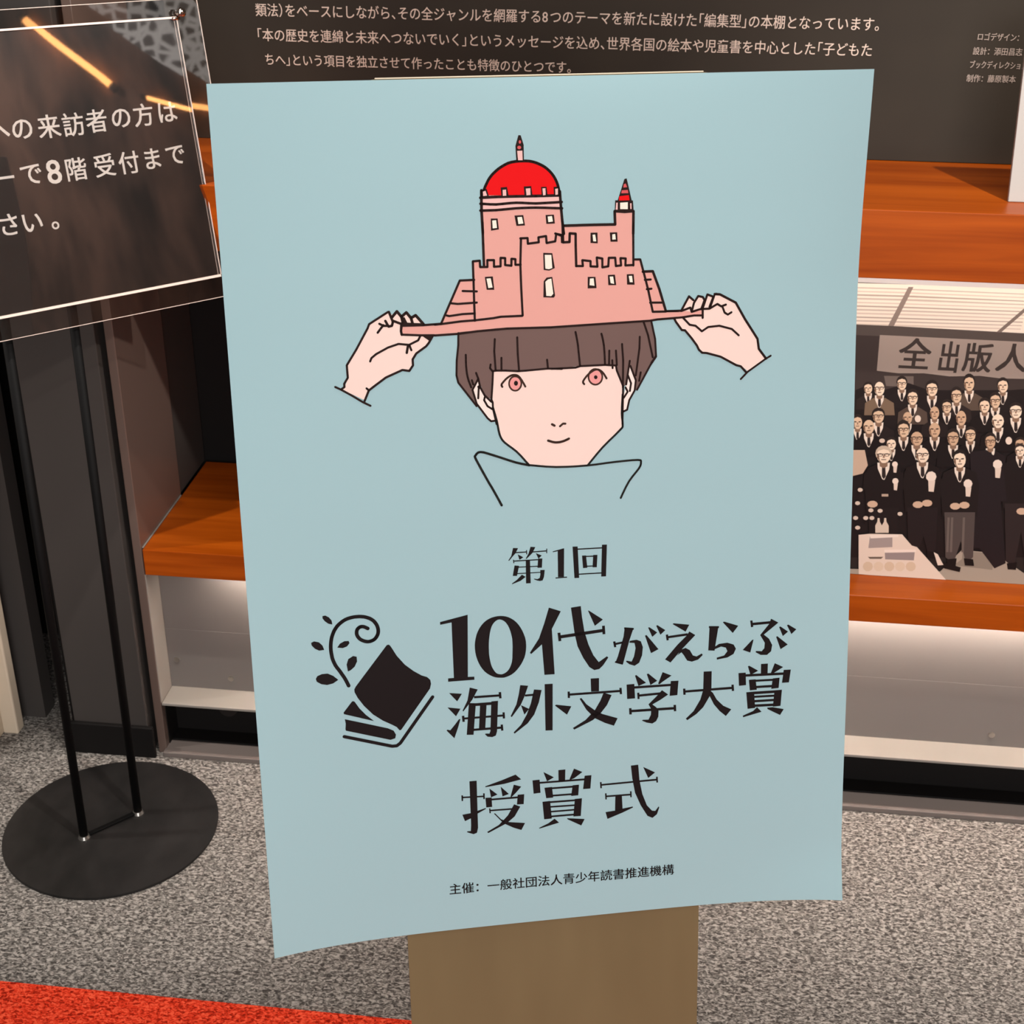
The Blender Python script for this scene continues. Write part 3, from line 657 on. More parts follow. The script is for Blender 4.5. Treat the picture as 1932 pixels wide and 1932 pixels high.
# printed tones of the group picture in 0.1 mm (x along the wall, z up from the floor)
PICTURE = [
["6b6158",1066,8931,5425,8969,5571,8119,1123,8222],
["f6e8d6",1066,8931,5421,8992,5541,8295,3261,8321,1115,8317],
["cdbcab",1220,8872,3276,8901,5151,8898,5154,8883,3278,8881,1221,8852],
["dccab8",1224,8816,3370,8849,5146,8846,5148,8831,3285,8825,1226,8796],
["b9a797",1229,8760,3464,8798,5140,8793,5143,8778,3292,8770,1231,8739],
["cdbcab",1234,8703,3558,8746,5135,8741,5137,8725,3299,8714,1235,8683],
["dccab8",1238,8647,3304,8678,5129,8688,5131,8672,3306,8658,1240,8626],
["b9a797",1243,8590,3398,8626,5123,8635,5126,8619,3314,8602,1245,8570],
["cdbcab",1248,8534,3493,8574,5118,8582,5120,8566,3321,8546,1249,8513],
["dccab8",1252,8477,3587,8522,5112,8528,5115,8513,3328,8490,1254,8456],
["b9a797",1257,8420,3332,8454,5106,8475,5109,8459,3335,8433,1259,8399],
["cdbcab",1262,8363,3427,8401,5101,8421,5103,8406,3342,8377,1263,8342],
["dccab8",1267,8305,3522,8349,5095,8368,5098,8352,3349,8320,1268,8285],
["8f7f74",3418,8926,3490,8929,3283,8315,3202,8321],
["7f7066",5091,8677,5117,8631,4818,8285,4752,8288],
["554b45",1115,8317,3261,8321,5543,8284,5571,8119,1128,8158],
["3d332f",1128,8158,5566,8151,5737,7157,1200,7242],
["6d6058",3239,7532,3672,7547,3694,7376,3289,7370],
["a8988c",3101,8173,5174,8166,5563,8167,5663,7587,5269,7590,4929,7580,4630,7605,4189,7574,3813,7603,3442,7584,3125,7608],
["1c1513",2846,7280,3017,7372,3267,7303,3611,7437,3924,7338,4369,7362,4664,7378,5105,7402,5681,7482,6121,4932,3136,4726],
["1a1312",1715,6645,5933,6886,6328,4637,1921,4325],
["1f1816",3360,7020,3351,7202,3451,7280,3531,7301,3615,7289,3732,7223,3770,7043],
["ecdccb",3467,7322,3589,7329,3592,7253,3559,7138,3537,7144,3479,7254],
["2c2220",3517,7279,3550,7281,3569,7176,3551,7145,3528,7174],
["8a6c57",3481,7368,3563,7373,3571,7286,3536,7263,3495,7282],
["2a211d",3593,7451,3590,7407,3573,7371,3543,7349,3507,7348,3472,7365,3445,7399,3432,7443,3434,7487,3452,7523,3482,7544,3518,7546,3552,7529,3579,7495],
["ecd0b2",3583,7419,3582,7376,3568,7341,3543,7320,3514,7319,3484,7336,3461,7369,3449,7412,3450,7454,3465,7489,3489,7510,3519,7511,3548,7494,3571,7461],
["7a5a46",3450,7431,3468,7427,3482,7358,3509,7322,3489,7334,3457,7383],
["2a211d",3442,7441,3450,7522,3500,7546,3559,7522,3583,7449,3564,7485,3505,7500,3453,7474],
["3a2a22",3500,7434,3467,7436,3469,7419,3501,7419],
["4b382e",3510,7426,3507,7413,3495,7404,3478,7404,3464,7411,3457,7423,3460,7436,3473,7444,3489,7445,3504,7438],
["ecd0b2",3502,7423,3499,7415,3491,7410,3480,7410,3470,7414,3466,7421,3468,7429,3477,7434,3488,7434,3497,7430],
["3a2a22",3527,7435,3560,7441,3562,7424,3531,7420],
["4b382e",3573,7429,3570,7416,3557,7408,3541,7407,3526,7414,3519,7426,3523,7439,3535,7447,3552,7448,3566,7441],
["ecd0b2",3564,7426,3562,7419,3554,7414,3543,7413,3533,7417,3529,7424,3531,7432,3539,7437,3550,7438,3560,7434],
["3a2a22",3446,7437,3580,7444,3581,7436,3447,7429],
["9a7560",3511,7424,3523,7424,3532,7388,3509,7387],
["5d4133",3497,7367,3549,7372,3546,7361,3501,7358],
["5a4a3e",4334,7029,4321,7228,4428,7313,4514,7337,4605,7322,4736,7250,4780,7054],
["ecdccb",4444,7358,4577,7365,4582,7283,4548,7157,4525,7164,4459,7285],
["2c2220",4500,7312,4535,7314,4558,7199,4539,7165,4514,7197],
["8a6c57",4458,7416,4546,7421,4558,7320,4520,7295,4475,7315],
["2a211d",4575,7517,4575,7463,4557,7419,4525,7393,4486,7391,4448,7413,4417,7455,4400,7508,4401,7562,4419,7606,4451,7631,4490,7633,4528,7611,4559,7570],
["dfbf9f",4567,7477,4567,7425,4553,7382,4527,7358,4495,7356,4462,7377,4436,7418,4421,7470,4420,7522,4435,7564,4460,7589,4493,7591,4525,7569,4552,7529],
["7a5a46",4421,7493,4441,7488,4459,7403,4490,7359,4467,7375,4430,7435],
["2a211d",4411,7506,4417,7604,4470,7633,4536,7604,4565,7514,4542,7558,4478,7577,4422,7546],
["3a2a22",4476,7496,4439,7499,4442,7479,4477,7478],
["3a2a22",4505,7498,4540,7505,4543,7484,4509,7480],
["9a7560",4488,7484,4500,7484,4512,7440,4487,7439],
["5d4133",4475,7415,4531,7420,4528,7407,4480,7403],
["1f1816",4829,7032,4813,7230,4919,7315,5004,7339,5095,7324,5225,7252,5272,7056],
["ecdccb",4934,7360,5066,7367,5072,7285,5040,7160,5016,7167,4950,7287],
["2c2220",4990,7314,5026,7316,5050,7201,5031,7167,5005,7199],
["8a6c57",4948,7410,5036,7415,5048,7322,5011,7297,4966,7317],
["2a211d",5067,7499,5065,7452,5047,7413,5016,7390,4977,7388,4938,7407,4908,7443,4892,7489,4894,7537,4912,7575,4944,7598,4982,7600,5020,7581,5050,7545],
["ecd0b2",5057,7464,5058,7418,5043,7381,5017,7359,4985,7357,4953,7376,4927,7411,4912,7456,4912,7502,4927,7539,4953,7561,4985,7563,5017,7544,5043,7509],
["7a5a46",4912,7477,4933,7472,4950,7399,4980,7360,4958,7374,4921,7426],
["2a211d",4903,7488,4910,7574,4963,7599,5028,7574,5056,7496,5034,7535,4971,7551,4914,7523],
["3a2a22",4967,7480,4931,7482,4934,7464,4968,7464],
["3a2a22",4996,7481,5031,7488,5034,7470,5000,7465],
["9a7560",4979,7469,4992,7470,5003,7431,4978,7430],
["5d4133",4965,7409,5022,7414,5018,7402,4970,7399],
["2a211e",2886,6964,2880,7129,2971,7199,3043,7216,3119,7207,3225,7147,3257,6985],
["ecdccb",2985,7238,3096,7244,3098,7175,3066,7070,3047,7076,2996,7176],
["2c2220",3030,7198,3060,7200,3076,7105,3059,7077,3039,7103],
["8a6c57",2999,7276,3073,7280,3079,7205,3047,7184,3010,7201],
["2a211d",3101,7347,3098,7310,3082,7279,3054,7260,3022,7259,2991,7274,2967,7303,2955,7340,2958,7377,2975,7408,3002,7426,3035,7428,3066,7413,3089,7384],
["ecd0b2",3092,7320,3090,7283,3077,7253,3054,7236,3027,7234,3001,7249,2981,7277,2971,7313,2972,7349,2986,7379,3008,7397,3035,7398,3062,7383,3082,7355],
["7a5a46",2971,7329,2988,7326,3000,7267,3024,7236,3005,7247,2977,7289],
["2a211d",2964,7338,2973,7407,3018,7427,3072,7408,3093,7345,3075,7376,3023,7389,2975,7366],
["3a2a22",3017,7332,2987,7334,2989,7319,3017,7319],
["3a2a22",3042,7333,3071,7338,3073,7324,3044,7321],
["9a7560",3027,7323,3037,7324,3045,7293,3025,7292],
["5d4133",3013,7275,3060,7280,3057,7270,3017,7267],
["1d1614",3783,6885,3771,7104,3890,7198,3984,7226,4085,7208,4227,7129,4274,6913],
["ecdccb",3908,7247,4054,7255,4058,7165,4020,7027,3994,7034,3923,7167],
["2c2220",3968,7196,4007,7199,4031,7073,4010,7035,3982,7070],
["8a6c57",3925,7301,4022,7307,4033,7205,3991,7178,3942,7200],
["2a211d",4057,7398,4055,7346,4034,7304,3998,7280,3955,7277,3914,7298,3881,7337,3865,7387,3868,7438,3889,7480,3924,7505,3967,7507,4009,7486,4041,7447],
["ecd0b2",4047,7360,4045,7310,4029,7270,3999,7246,3964,7244,3928,7264,3901,7303,3886,7351,3887,7401,3904,7441,3934,7464,3969,7466,4004,7446,4032,7408],
["7a5a46",3887,7374,3909,7369,3926,7289,3959,7247,3934,7262,3895,7318],
["2a211d",3877,7385,3887,7478,3946,7506,4017,7479,4046,7394,4023,7436,3953,7454,3890,7423],
["3a2a22",3947,7377,3907,7380,3910,7360,3948,7360],
["4b382e",3959,7368,3955,7353,3940,7343,3920,7342,3903,7350,3895,7364,3899,7379,3914,7389,3934,7390,3951,7382],
["ecd0b2",3949,7365,3946,7356,3936,7350,3923,7349,3911,7354,3906,7362,3909,7371,3919,7377,3932,7378,3944,7373],
["3a2a22",3979,7379,4018,7386,4021,7366,3984,7361],
["4b382e",4034,7372,4030,7357,4015,7347,3995,7346,3978,7354,3970,7368,3974,7383,3989,7393,4009,7394,4026,7386],
["ecd0b2",4024,7369,4021,7360,4011,7354,3998,7353,3986,7358,3981,7366,3984,7375,3994,7381,4007,7382,4019,7377],
["3a2a22",3882,7381,4042,7389,4044,7380,3883,7371],
["9a7560",3961,7365,3974,7366,3985,7324,3958,7323],
["5d4133",3943,7300,4006,7306,4002,7293,3948,7289],
["1d1614",5307,6946,5288,7163,5402,7255,5494,7284,5594,7266,5736,7188,5789,6974],
["ecdccb",5418,7304,5562,7312,5569,7223,5535,7086,5510,7094,5436,7225],
["2c2220",5480,7254,5518,7256,5545,7132,5526,7095,5497,7129],
["8a6c57",5433,7358,5529,7363,5543,7263,5502,7236,5453,7258],
["2a211d",5561,7454,5560,7403,5541,7361,5506,7337,5464,7335,5422,7355,5389,7394,5372,7443,5373,7494,5392,7535,5427,7560,5469,7562,5510,7542,5543,7503],
["ecd0b2",5551,7416,5552,7367,5536,7327,5508,7304,5473,7302,5438,7322,5410,7360,5394,7408,5393,7457,5409,7497,5437,7520,5472,7522,5507,7502,5535,7464],
["7a5a46",5393,7430,5416,7425,5435,7346,5468,7305,5444,7319,5403,7375],
["2a211d",5384,7442,5390,7534,5447,7561,5518,7534,5550,7450,5525,7492,5456,7509,5395,7479],
["3a2a22",5453,7433,5414,7436,5417,7416,5454,7416],
["4b382e",5465,7424,5462,7409,5447,7400,5428,7399,5411,7407,5402,7420,5406,7435,5420,7445,5440,7446,5457,7438],
["ecd0b2",5455,7421,5453,7412,5443,7406,5430,7406,5419,7410,5413,7419,5416,7427,5425,7433,5438,7434,5450,7429],
["3a2a22",5485,7435,5522,7442,5526,7422,5489,7418],
["4b382e",5539,7428,5535,7413,5521,7404,5501,7402,5484,7410,5476,7424,5479,7439,5494,7449,5513,7450,5530,7442],
["ecd0b2",5529,7425,5526,7416,5517,7410,5504,7409,5492,7414,5487,7423,5489,7431,5499,7437,5512,7438,5523,7433],
["3a2a22",5389,7437,5546,7445,5548,7436,5390,7427],
["9a7560",5467,7421,5480,7422,5492,7381,5466,7380],
["5d4133",5452,7357,5513,7363,5509,7350,5457,7346],
["7a6450",3022,6880,3013,7081,3125,7167,3212,7192,3305,7177,3435,7104,3475,6905],
["ecdccb",3142,7213,3277,7221,3280,7138,3242,7010,3218,7017,3155,7139],
["2c2220",3197,7166,3234,7168,3254,7053,3234,7018,3208,7050],
["8a6c57",3158,7268,3248,7273,3257,7175,3218,7149,3173,7170],
["f3dcc2",3271,7326,3270,7277,3254,7236,3227,7212,3194,7211,3161,7231,3136,7270,3123,7319,3124,7368,3140,7409,3167,7432,3200,7434,3232,7414,3258,7375],
["7a5a46",3123,7341,3144,7336,3159,7256,3189,7214,3166,7229,3131,7285],
["3a2a22",3179,7344,3142,7347,3145,7327,3180,7327],
["4b382e",3190,7335,3186,7320,3173,7310,3154,7309,3138,7317,3131,7331,3135,7346,3149,7356,3167,7357,3183,7349],
["f3dcc2",3181,7332,3178,7323,3169,7317,3156,7316,3146,7321,3141,7329,3144,7338,3153,7344,3165,7345,3176,7340],
["3a2a22",3209,7345,3245,7352,3247,7333,3213,7328],
["4b382e",3260,7338,3256,7323,3242,7314,3224,7313,3208,7321,3200,7335,3204,7350,3218,7360,3236,7361,3252,7352],
["f3dcc2",3250,7335,3247,7326,3238,7320,3226,7320,3215,7325,3210,7333,3213,7342,3222,7348,3235,7349,3245,7344],
["3a2a22",3119,7348,3267,7356,3268,7346,3120,7338],
["9a7560",3191,7332,3204,7333,3214,7291,3189,7290],
["5d4133",3175,7267,3233,7272,3229,7260,3180,7256],
["2a211e",4175,6827,4162,7028,4270,7114,4356,7138,4448,7124,4579,7051,4623,6853],
["ecdccb",4286,7159,4420,7167,4424,7084,4390,6957,4366,6964,4301,7085],
["2c2220",4342,7113,4378,7115,4400,6999,4381,6965,4356,6997],
["8a6c57",4300,7214,4389,7219,4401,7121,4362,7096,4317,7116],
["2a211d",4420,7310,4419,7259,4400,7217,4368,7192,4329,7190,4290,7211,4260,7250,4244,7300,4246,7352,4264,7393,4296,7418,4335,7420,4374,7399,4404,7360],
["dfbf9f",4411,7272,4411,7223,4396,7182,4370,7159,4337,7157,4304,7177,4278,7216,4264,7264,4264,7314,4279,7354,4305,7378,4338,7379,4370,7359,4396,7321],
["7a5a46",4264,7287,4285,7282,4302,7202,4333,7160,4310,7175,4273,7231],
["2a211d",4255,7299,4262,7392,4316,7419,4381,7392,4410,7307,4387,7349,4323,7367,4266,7336],
["3a2a22",4320,7290,4283,7293,4286,7273,4321,7272],
["4b382e",4331,7280,4327,7266,4314,7256,4296,7255,4280,7263,4272,7277,4276,7292,4289,7302,4307,7303,4323,7295],
["dfbf9f",4321,7277,4319,7269,4310,7263,4298,7262,4287,7267,4282,7275,4285,7284,4294,7290,4306,7291,4316,7286],
["3a2a22",4349,7291,4384,7298,4387,7278,4353,7274],
["4b382e",4399,7284,4396,7269,4382,7260,4364,7259,4348,7267,4341,7281,4344,7296,4358,7305,4376,7306,4392,7298],
["dfbf9f",4390,7281,4387,7272,4378,7266,4366,7266,4356,7271,4351,7279,4353,7288,4362,7294,4374,7294,4385,7290],
["3a2a22",4260,7294,4407,7302,4408,7292,4261,7284],
["9a7560",4332,7278,4344,7279,4355,7237,4331,7236],
["5d4133",4318,7213,4374,7218,4371,7206,4322,7202],
["54443a",3532,6757,3522,6958,3632,7045,3719,7070,3812,7055,3942,6982,3984,6782],
["ecdccb",3648,7091,3783,7098,3787,7015,3750,6887,3727,6894,3662,7017],
["2c2220",3704,7044,3740,7046,3762,6930,3742,6895,3716,6927],
["8a6c57",3664,7146,3754,7151,3764,7052,3725,7027,3680,7048],
["2a211d",3786,7242,3784,7191,3764,7149,3732,7124,3692,7122,3654,7143,3624,7182,3608,7233,3610,7284,3630,7326,3662,7351,3702,7353,3740,7332,3770,7293],
["ecd0b2",3776,7205,3775,7155,3760,7114,3733,7090,3700,7088,3667,7109,3642,7147,3628,7197,3629,7246,3644,7287,3671,7310,3704,7312,3736,7292,3762,7254],
["7a5a46",3628,7219,3649,7214,3665,7134,3695,7092,3673,7107,3636,7163],
["2a211d",3619,7231,3628,7325,3682,7352,3748,7325,3775,7239,3753,7282,3689,7299,3631,7269],
["3a2a22",3684,7222,3647,7225,3650,7205,3685,7205],
["4b382e",3695,7213,3692,7198,3678,7188,3660,7187,3644,7195,3636,7209,3640,7224,3654,7234,3672,7235,3688,7227],
["ecd0b2",3686,7210,3683,7201,3674,7195,3662,7194,3651,7199,3646,7208,3649,7216,3658,7222,3670,7223,3681,7218],
["3a2a22",3714,7224,3749,7231,3752,7211,3718,7206],
["4b382e",3764,7216,3761,7202,3747,7192,3729,7191,3713,7199,3705,7213,3709,7228,3723,7238,3741,7239,3757,7231],
["ecd0b2",3755,7213,3752,7205,3743,7199,3731,7198,3720,7203,3715,7211,3718,7220,3727,7226,3739,7227,3750,7222],
["3a2a22",3624,7226,3772,7234,3773,7224,3625,7216],
["9a7560",3696,7210,3709,7211,3719,7169,3695,7168],
["5d4133",3681,7145,3738,7150,3735,7138,3686,7134],
["1d1614",4755,6776,4740,6976,4846,7063,4932,7087,5024,7072,5155,7000,5201,6802],
["ecdccb",4862,7108,4995,7116,5000,7033,4968,6906,4944,6913,4878,7034],
["2c2220",4918,7062,4954,7063,4978,6948,4959,6914,4933,6946],
["8a6c57",4876,7163,4964,7168,4977,7070,4939,7044,4894,7065],
["2a211d",4994,7259,4993,7208,4975,7166,4943,7141,4904,7139,4866,7160,4835,7199,4818,7249,4819,7300,4837,7342,4869,7366,4908,7368,4946,7348,4977,7309],
["dfbf9f",4985,7221,4985,7172,4971,7131,4945,7107,4913,7106,4880,7126,4854,7164,4839,7213,4838,7262,4853,7303,4878,7326,4911,7328,4944,7308,4970,7270],
["7a5a46",4839,7235,4859,7230,4877,7151,4908,7109,4885,7124,4848,7180],
["2a211d",4829,7247,4835,7340,4888,7368,4954,7341,4983,7256,4961,7298,4897,7315,4840,7285],
["3a2a22",4894,7238,4857,7241,4860,7222,4895,7221],
["4b382e",4905,7229,4902,7214,4888,7205,4870,7204,4854,7212,4847,7226,4850,7241,4863,7250,4881,7251,4897,7243],
["dfbf9f",4896,7226,4893,7217,4884,7211,4872,7211,4862,7215,4857,7224,4859,7233,4868,7239,4880,7239,4891,7235],
["3a2a22",4923,7240,4958,7247,4961,7227,4927,7223],
["4b382e",4973,7233,4970,7218,4957,7208,4939,7207,4923,7215,4915,7230,4918,7244,4931,7254,4949,7255,4965,7247],
["dfbf9f",4964,7230,4961,7221,4953,7215,4941,7214,4930,7219,4925,7228,4927,7237,4936,7242,4948,7243,4959,7238],
["3a2a22",4834,7243,4980,7251,4982,7241,4836,7233],
["9a7560",4906,7227,4918,7227,4930,7186,4905,7184],
["5d4133",4893,7161,4949,7167,4946,7154,4898,7150],
["17110f",4072,6681,4060,6865,4159,6944,4238,6965,4322,6953,4441,6887,4481,6705],
["ecdccb",4174,6987,4296,6993,4300,6917,4268,6800,4247,6807,4187,6918],
["2c2220",4225,6943,4258,6945,4278,6839,4261,6807,4237,6837],
["8a6c57",4188,7033,4269,7038,4279,6951,4244,6927,4203,6946],
["2a211d",4298,7117,4296,7073,4279,7036,4249,7014,4214,7012,4178,7030,4151,7065,4137,7109,4139,7153,4156,7190,4186,7211,4221,7213,4256,7195,4284,7161],
["dfbf9f",4289,7084,4288,7041,4275,7006,4251,6985,4221,6983,4191,7001,4168,7034,4155,7077,4156,7120,4169,7156,4193,7176,4223,7178,4253,7160,4276,7127],
["7a5a46",4155,7097,4174,7092,4189,7023,4217,6986,4196,6999,4163,7048],
["2a211d",4147,7107,4154,7188,4203,7213,4263,7189,4288,7115,4268,7151,4210,7167,4157,7140],
["3a2a22",4206,7099,4172,7102,4175,7085,4206,7084],
["4b382e",4216,7091,4213,7078,4200,7070,4184,7069,4169,7076,4162,7088,4166,7101,4178,7110,4195,7111,4209,7104],
["dfbf9f",4207,7089,4205,7081,4197,7076,4186,7075,4176,7079,4172,7087,4174,7094,4182,7100,4193,7100,4203,7096],
["3a2a22",4233,7101,4265,7107,4267,7090,4236,7086],
["4b382e",4279,7095,4275,7082,4263,7073,4246,7072,4232,7079,4225,7092,4228,7105,4241,7113,4257,7114,4272,7107],
["dfbf9f",4270,7092,4268,7084,4259,7079,4248,7079,4239,7083,4234,7090,4237,7098,4245,7103,4256,7104,4265,7099],
["3a2a22",4151,7103,4285,7110,4287,7102,4152,7094],
["9a7560",4217,7089,4228,7090,4238,7053,4215,7052],
["5d4133",4203,7032,4255,7037,4252,7026,4208,7022],
["17110f",4610,6692,4595,6893,4702,6979,4788,7004,4880,6989,5011,6917,5057,6718],
["ecdccb",4717,7025,4851,7033,4856,6950,4823,6822,4800,6829,4733,6951],
["2c2220",4774,6978,4810,6980,4833,6865,4815,6830,4789,6862],
["8a6c57",4732,7076,4821,7081,4833,6987,4795,6961,4749,6982],
["2a211d",4852,7166,4850,7118,4832,7079,4800,7056,4761,7054,4722,7073,4692,7110,4676,7157,4678,7205,4696,7244,4728,7267,4767,7269,4806,7250,4836,7213],
["ecd0b2",4842,7131,4842,7085,4828,7047,4801,7024,4769,7023,4736,7041,4710,7077,4696,7123,4696,7169,4711,7207,4737,7229,4770,7231,4802,7212,4828,7177],
["7a5a46",4696,7144,4716,7139,4734,7065,4764,7025,4741,7039,4705,7092],
["2a211d",4687,7155,4694,7242,4748,7268,4813,7243,4842,7164,4819,7203,4755,7219,4698,7190],
["3a2a22",4751,7147,4715,7150,4718,7131,4752,7131],
["3a2a22",4781,7149,4816,7155,4819,7137,4785,7133],
["9a7560",4764,7136,4776,7137,4787,7098,4762,7096],
["5d4133",4749,7075,4806,7080,4803,7068,4754,7065],
["17110f",5048,6565,5028,6804,5153,6906,5254,6939,5363,6918,5518,6832,5576,6596],
["ecdccb",5171,6959,5329,6968,5336,6871,5298,6720,5270,6728,5191,6873],
["2c2220",5238,6905,5280,6907,5310,6770,5288,6729,5257,6767],
["8a6c57",5189,7014,5294,7020,5307,6915,5263,6885,5209,6909],
["2a211d",5330,7112,5328,7060,5306,7018,5269,6993,5222,6990,5177,7011,5142,7050,5123,7100,5126,7152,5148,7194,5186,7219,5231,7221,5276,7201,5312,7162],
["f3dcc2",5319,7074,5319,7024,5301,6983,5270,6959,5232,6957,5193,6977,5163,7015,5147,7064,5147,7114,5165,7155,5196,7179,5234,7181,5272,7161,5303,7123],
["7a5a46",5147,7087,5171,7082,5191,7002,5226,6960,5200,6975,5157,7031],
["2a211d",5136,7099,5145,7192,5208,7221,5285,7194,5318,7109,5292,7151,5217,7168,5150,7137],
["3a2a22",5212,7090,5169,7093,5172,7073,5213,7073],
["4b382e",5225,7081,5221,7066,5205,7056,5184,7055,5165,7063,5156,7077,5160,7092,5176,7102,5198,7103,5216,7095],
["f3dcc2",5214,7078,5211,7069,5200,7063,5186,7062,5174,7067,5168,7075,5171,7084,5182,7090,5196,7091,5208,7086],
["3a2a22",5247,7092,5288,7100,5291,7080,5251,7075],
["4b382e",5306,7086,5301,7071,5286,7061,5264,7060,5246,7068,5237,7082,5241,7097,5257,7107,5278,7108,5297,7100],
["f3dcc2",5295,7083,5292,7074,5281,7068,5267,7067,5254,7071,5249,7080,5252,7089,5262,7095,5276,7096,5289,7091],
["3a2a22",5142,7094,5314,7104,5316,7094,5143,7084],
["9a7560",5227,7079,5241,7080,5253,7038,5225,7036],
["5d4133",5209,7013,5276,7019,5272,7006,5215,7002],
["211917",3904,6570,3894,6754,3993,6834,4073,6855,4157,6843,4276,6776,4316,6594],
["ecdccb",4008,6877,4130,6883,4134,6806,4102,6689,4081,6696,4021,6808],
["2c2220",4059,6833,4092,6835,4112,6728,4094,6696,4071,6726],
["8a6c57",4021,6928,4103,6932,4113,6840,4078,6817,4037,6836],
["cfab8b",4123,6983,4123,6936,4109,6897,4085,6875,4055,6873,4025,6893,4001,6929,3988,6975,3989,7022,4002,7060,4026,7082,4056,7084,4086,7065,4110,7029],
["7a5a46",3988,6996,4007,6991,4023,6916,4051,6876,4030,6891,3996,6944],
["3a2a22",4039,6999,4006,7002,4008,6983,4040,6983],
["3a2a22",4066,7001,4098,7007,4101,6988,4070,6984],
["9a7560",4051,6988,4062,6989,4072,6949,4049,6948],
["5d4133",4037,6926,4089,6932,4086,6920,4042,6916],
["211917",3041,6400,3032,6624,3154,6720,3251,6749,3353,6731,3496,6650,3540,6429],
["ecdccb",3173,6770,3322,6779,3325,6687,3284,6545,3258,6553,3188,6688],
["2c2220",3234,6719,3274,6721,3296,6592,3274,6554,3247,6589],
["8a6c57",3192,6822,3291,6828,3300,6728,3257,6700,3207,6723],
["2a211d",3329,6915,3326,6866,3303,6826,3266,6802,3223,6799,3181,6819,3149,6856,3133,6904,3137,6953,3160,6993,3197,7016,3240,7019,3282,6999,3314,6962],
["dfbf9f",3317,6879,3315,6831,3297,6792,3267,6770,3230,6768,3195,6787,3168,6823,3154,6869,3156,6917,3175,6955,3205,6978,3241,6980,3276,6961,3304,6925],
["7a5a46",3155,6891,3178,6886,3193,6810,3225,6770,3201,6784,3162,6838],
["2a211d",3146,6902,3158,6991,3218,7018,3290,6993,3318,6912,3295,6952,3224,6968,3159,6938],
["3a2a22",3217,6894,3176,6897,3179,6878,3217,6878],
["4b382e",3229,6885,3224,6871,3209,6862,3189,6861,3171,6868,3163,6882,3168,6896,3183,6905,3204,6906,3221,6899],
["dfbf9f",3218,6883,3215,6874,3205,6868,3191,6868,3180,6872,3175,6880,3178,6889,3188,6894,3202,6895,3213,6891],
["3a2a22",3249,6896,3289,6903,3291,6884,3253,6880],
["4b382e",3305,6890,3300,6876,3285,6866,3265,6865,3248,6873,3240,6886,3244,6900,3260,6910,3280,6911,3297,6903],
["dfbf9f",3294,6887,3291,6878,3281,6873,3268,6872,3256,6876,3251,6884,3254,6893,3264,6899,3278,6899,3289,6895],
["3a2a22",3151,6898,3314,6907,3315,6897,3152,6888],
["9a7560",3230,6883,3244,6884,3254,6844,3227,6843],
["5d4133",3211,6821,3274,6827,3270,6815,3216,6810],
["17110f",3512,6470,3503,6655,3604,6735,3684,6757,3768,6745,3888,6678,3926,6494],
["ecdccb",3619,6779,3742,6786,3746,6708,3712,6590,3691,6597,3632,6709],
["2c2220",3670,6735,3703,6736,3723,6629,3705,6597,3681,6627],
["8a6c57",3634,6826,3716,6830,3725,6742,3689,6719,3648,6738],
["cfab8b",3737,6878,3736,6834,3721,6798,3697,6777,3666,6775,3637,6793,3613,6827,3601,6870,3602,6914,3617,6950,3641,6970,3671,6972,3701,6954,3724,6921],
["7a5a46",3602,6890,3620,6885,3635,6815,3662,6778,3642,6791,3609,6841],
["3a2a22",3653,6893,3619,6895,3621,6878,3653,6877],
["3a2a22",3680,6894,3712,6900,3715,6883,3683,6879],
["9a7560",3664,6882,3675,6883,3685,6846,3662,6845],
["5d4133",3649,6825,3702,6830,3699,6819,3654,6815],
["17110f",4294,6461,4281,6664,4389,6752,4476,6777,4569,6762,4701,6688,4746,6487],
["ecdccb",4405,6798,4540,6806,4545,6722,4511,6593,4487,6600,4421,6723],
["2c2220",4462,6751,4498,6753,4521,6636,4502,6601,4476,6633],
["8a6c57",4419,6858,4509,6863,4521,6759,4483,6733,4437,6754],
["cfab8b",4530,6920,4530,6867,4516,6823,4490,6798,4457,6796,4424,6818,4397,6859,4382,6912,4382,6966,4396,7009,4422,7034,4455,7036,4488,7014,4515,6973],
["7a5a46",4382,6936,4403,6931,4421,6844,4452,6799,4429,6815,4391,6876],
["3a2a22",4438,6939,4401,6943,4404,6921,4439,6921],
["3a2a22",4467,6941,4503,6948,4506,6927,4472,6923],
["9a7560",4450,6927,4463,6927,4474,6882,4450,6881],
["5d4133",4437,6856,4494,6862,4491,6848,4442,6844],
["140e0d",4810,6389,4792,6630,4918,6733,5020,6766,5129,6745,5285,6659,5341,6421],
["ecdccb",4937,6786,5095,6795,5101,6698,5063,6545,5035,6554,4955,6699],
["2c2220",5004,6732,5046,6734,5075,6596,5053,6555,5022,6593],
["8a6c57",4955,6842,5060,6848,5073,6742,5028,6712,4975,6736],
["f3dcc2",5086,6902,5085,6852,5067,6811,5036,6787,4997,6784,4959,6805,4929,6843,4912,6893,4913,6943,4931,6984,4962,7008,5001,7010,5039,6990,5069,6952],
["7a5a46",4913,6915,4937,6910,4956,6830,4992,6787,4965,6802,4922,6859],
["3a2a22",4978,6919,4935,6921,4938,6902,4979,6901],
["3a2a22",5013,6921,5055,6928,5058,6908,5018,6904],
["9a7560",4993,6907,5007,6908,5020,6866,4991,6864],
["5d4133",4975,6841,5042,6847,5038,6834,4980,6830],
["140e0d",2773,6340,2767,6527,2870,6608,2951,6630,3036,6618,3155,6550,3191,6365],
["ecdccb",2886,6652,3010,6659,3012,6581,2977,6462,2955,6468,2898,6582],
["2c2220",2937,6607,2970,6609,2988,6501,2969,6469,2946,6499],
["8a6c57",2901,6704,2984,6708,2992,6615,2955,6591,2914,6611],
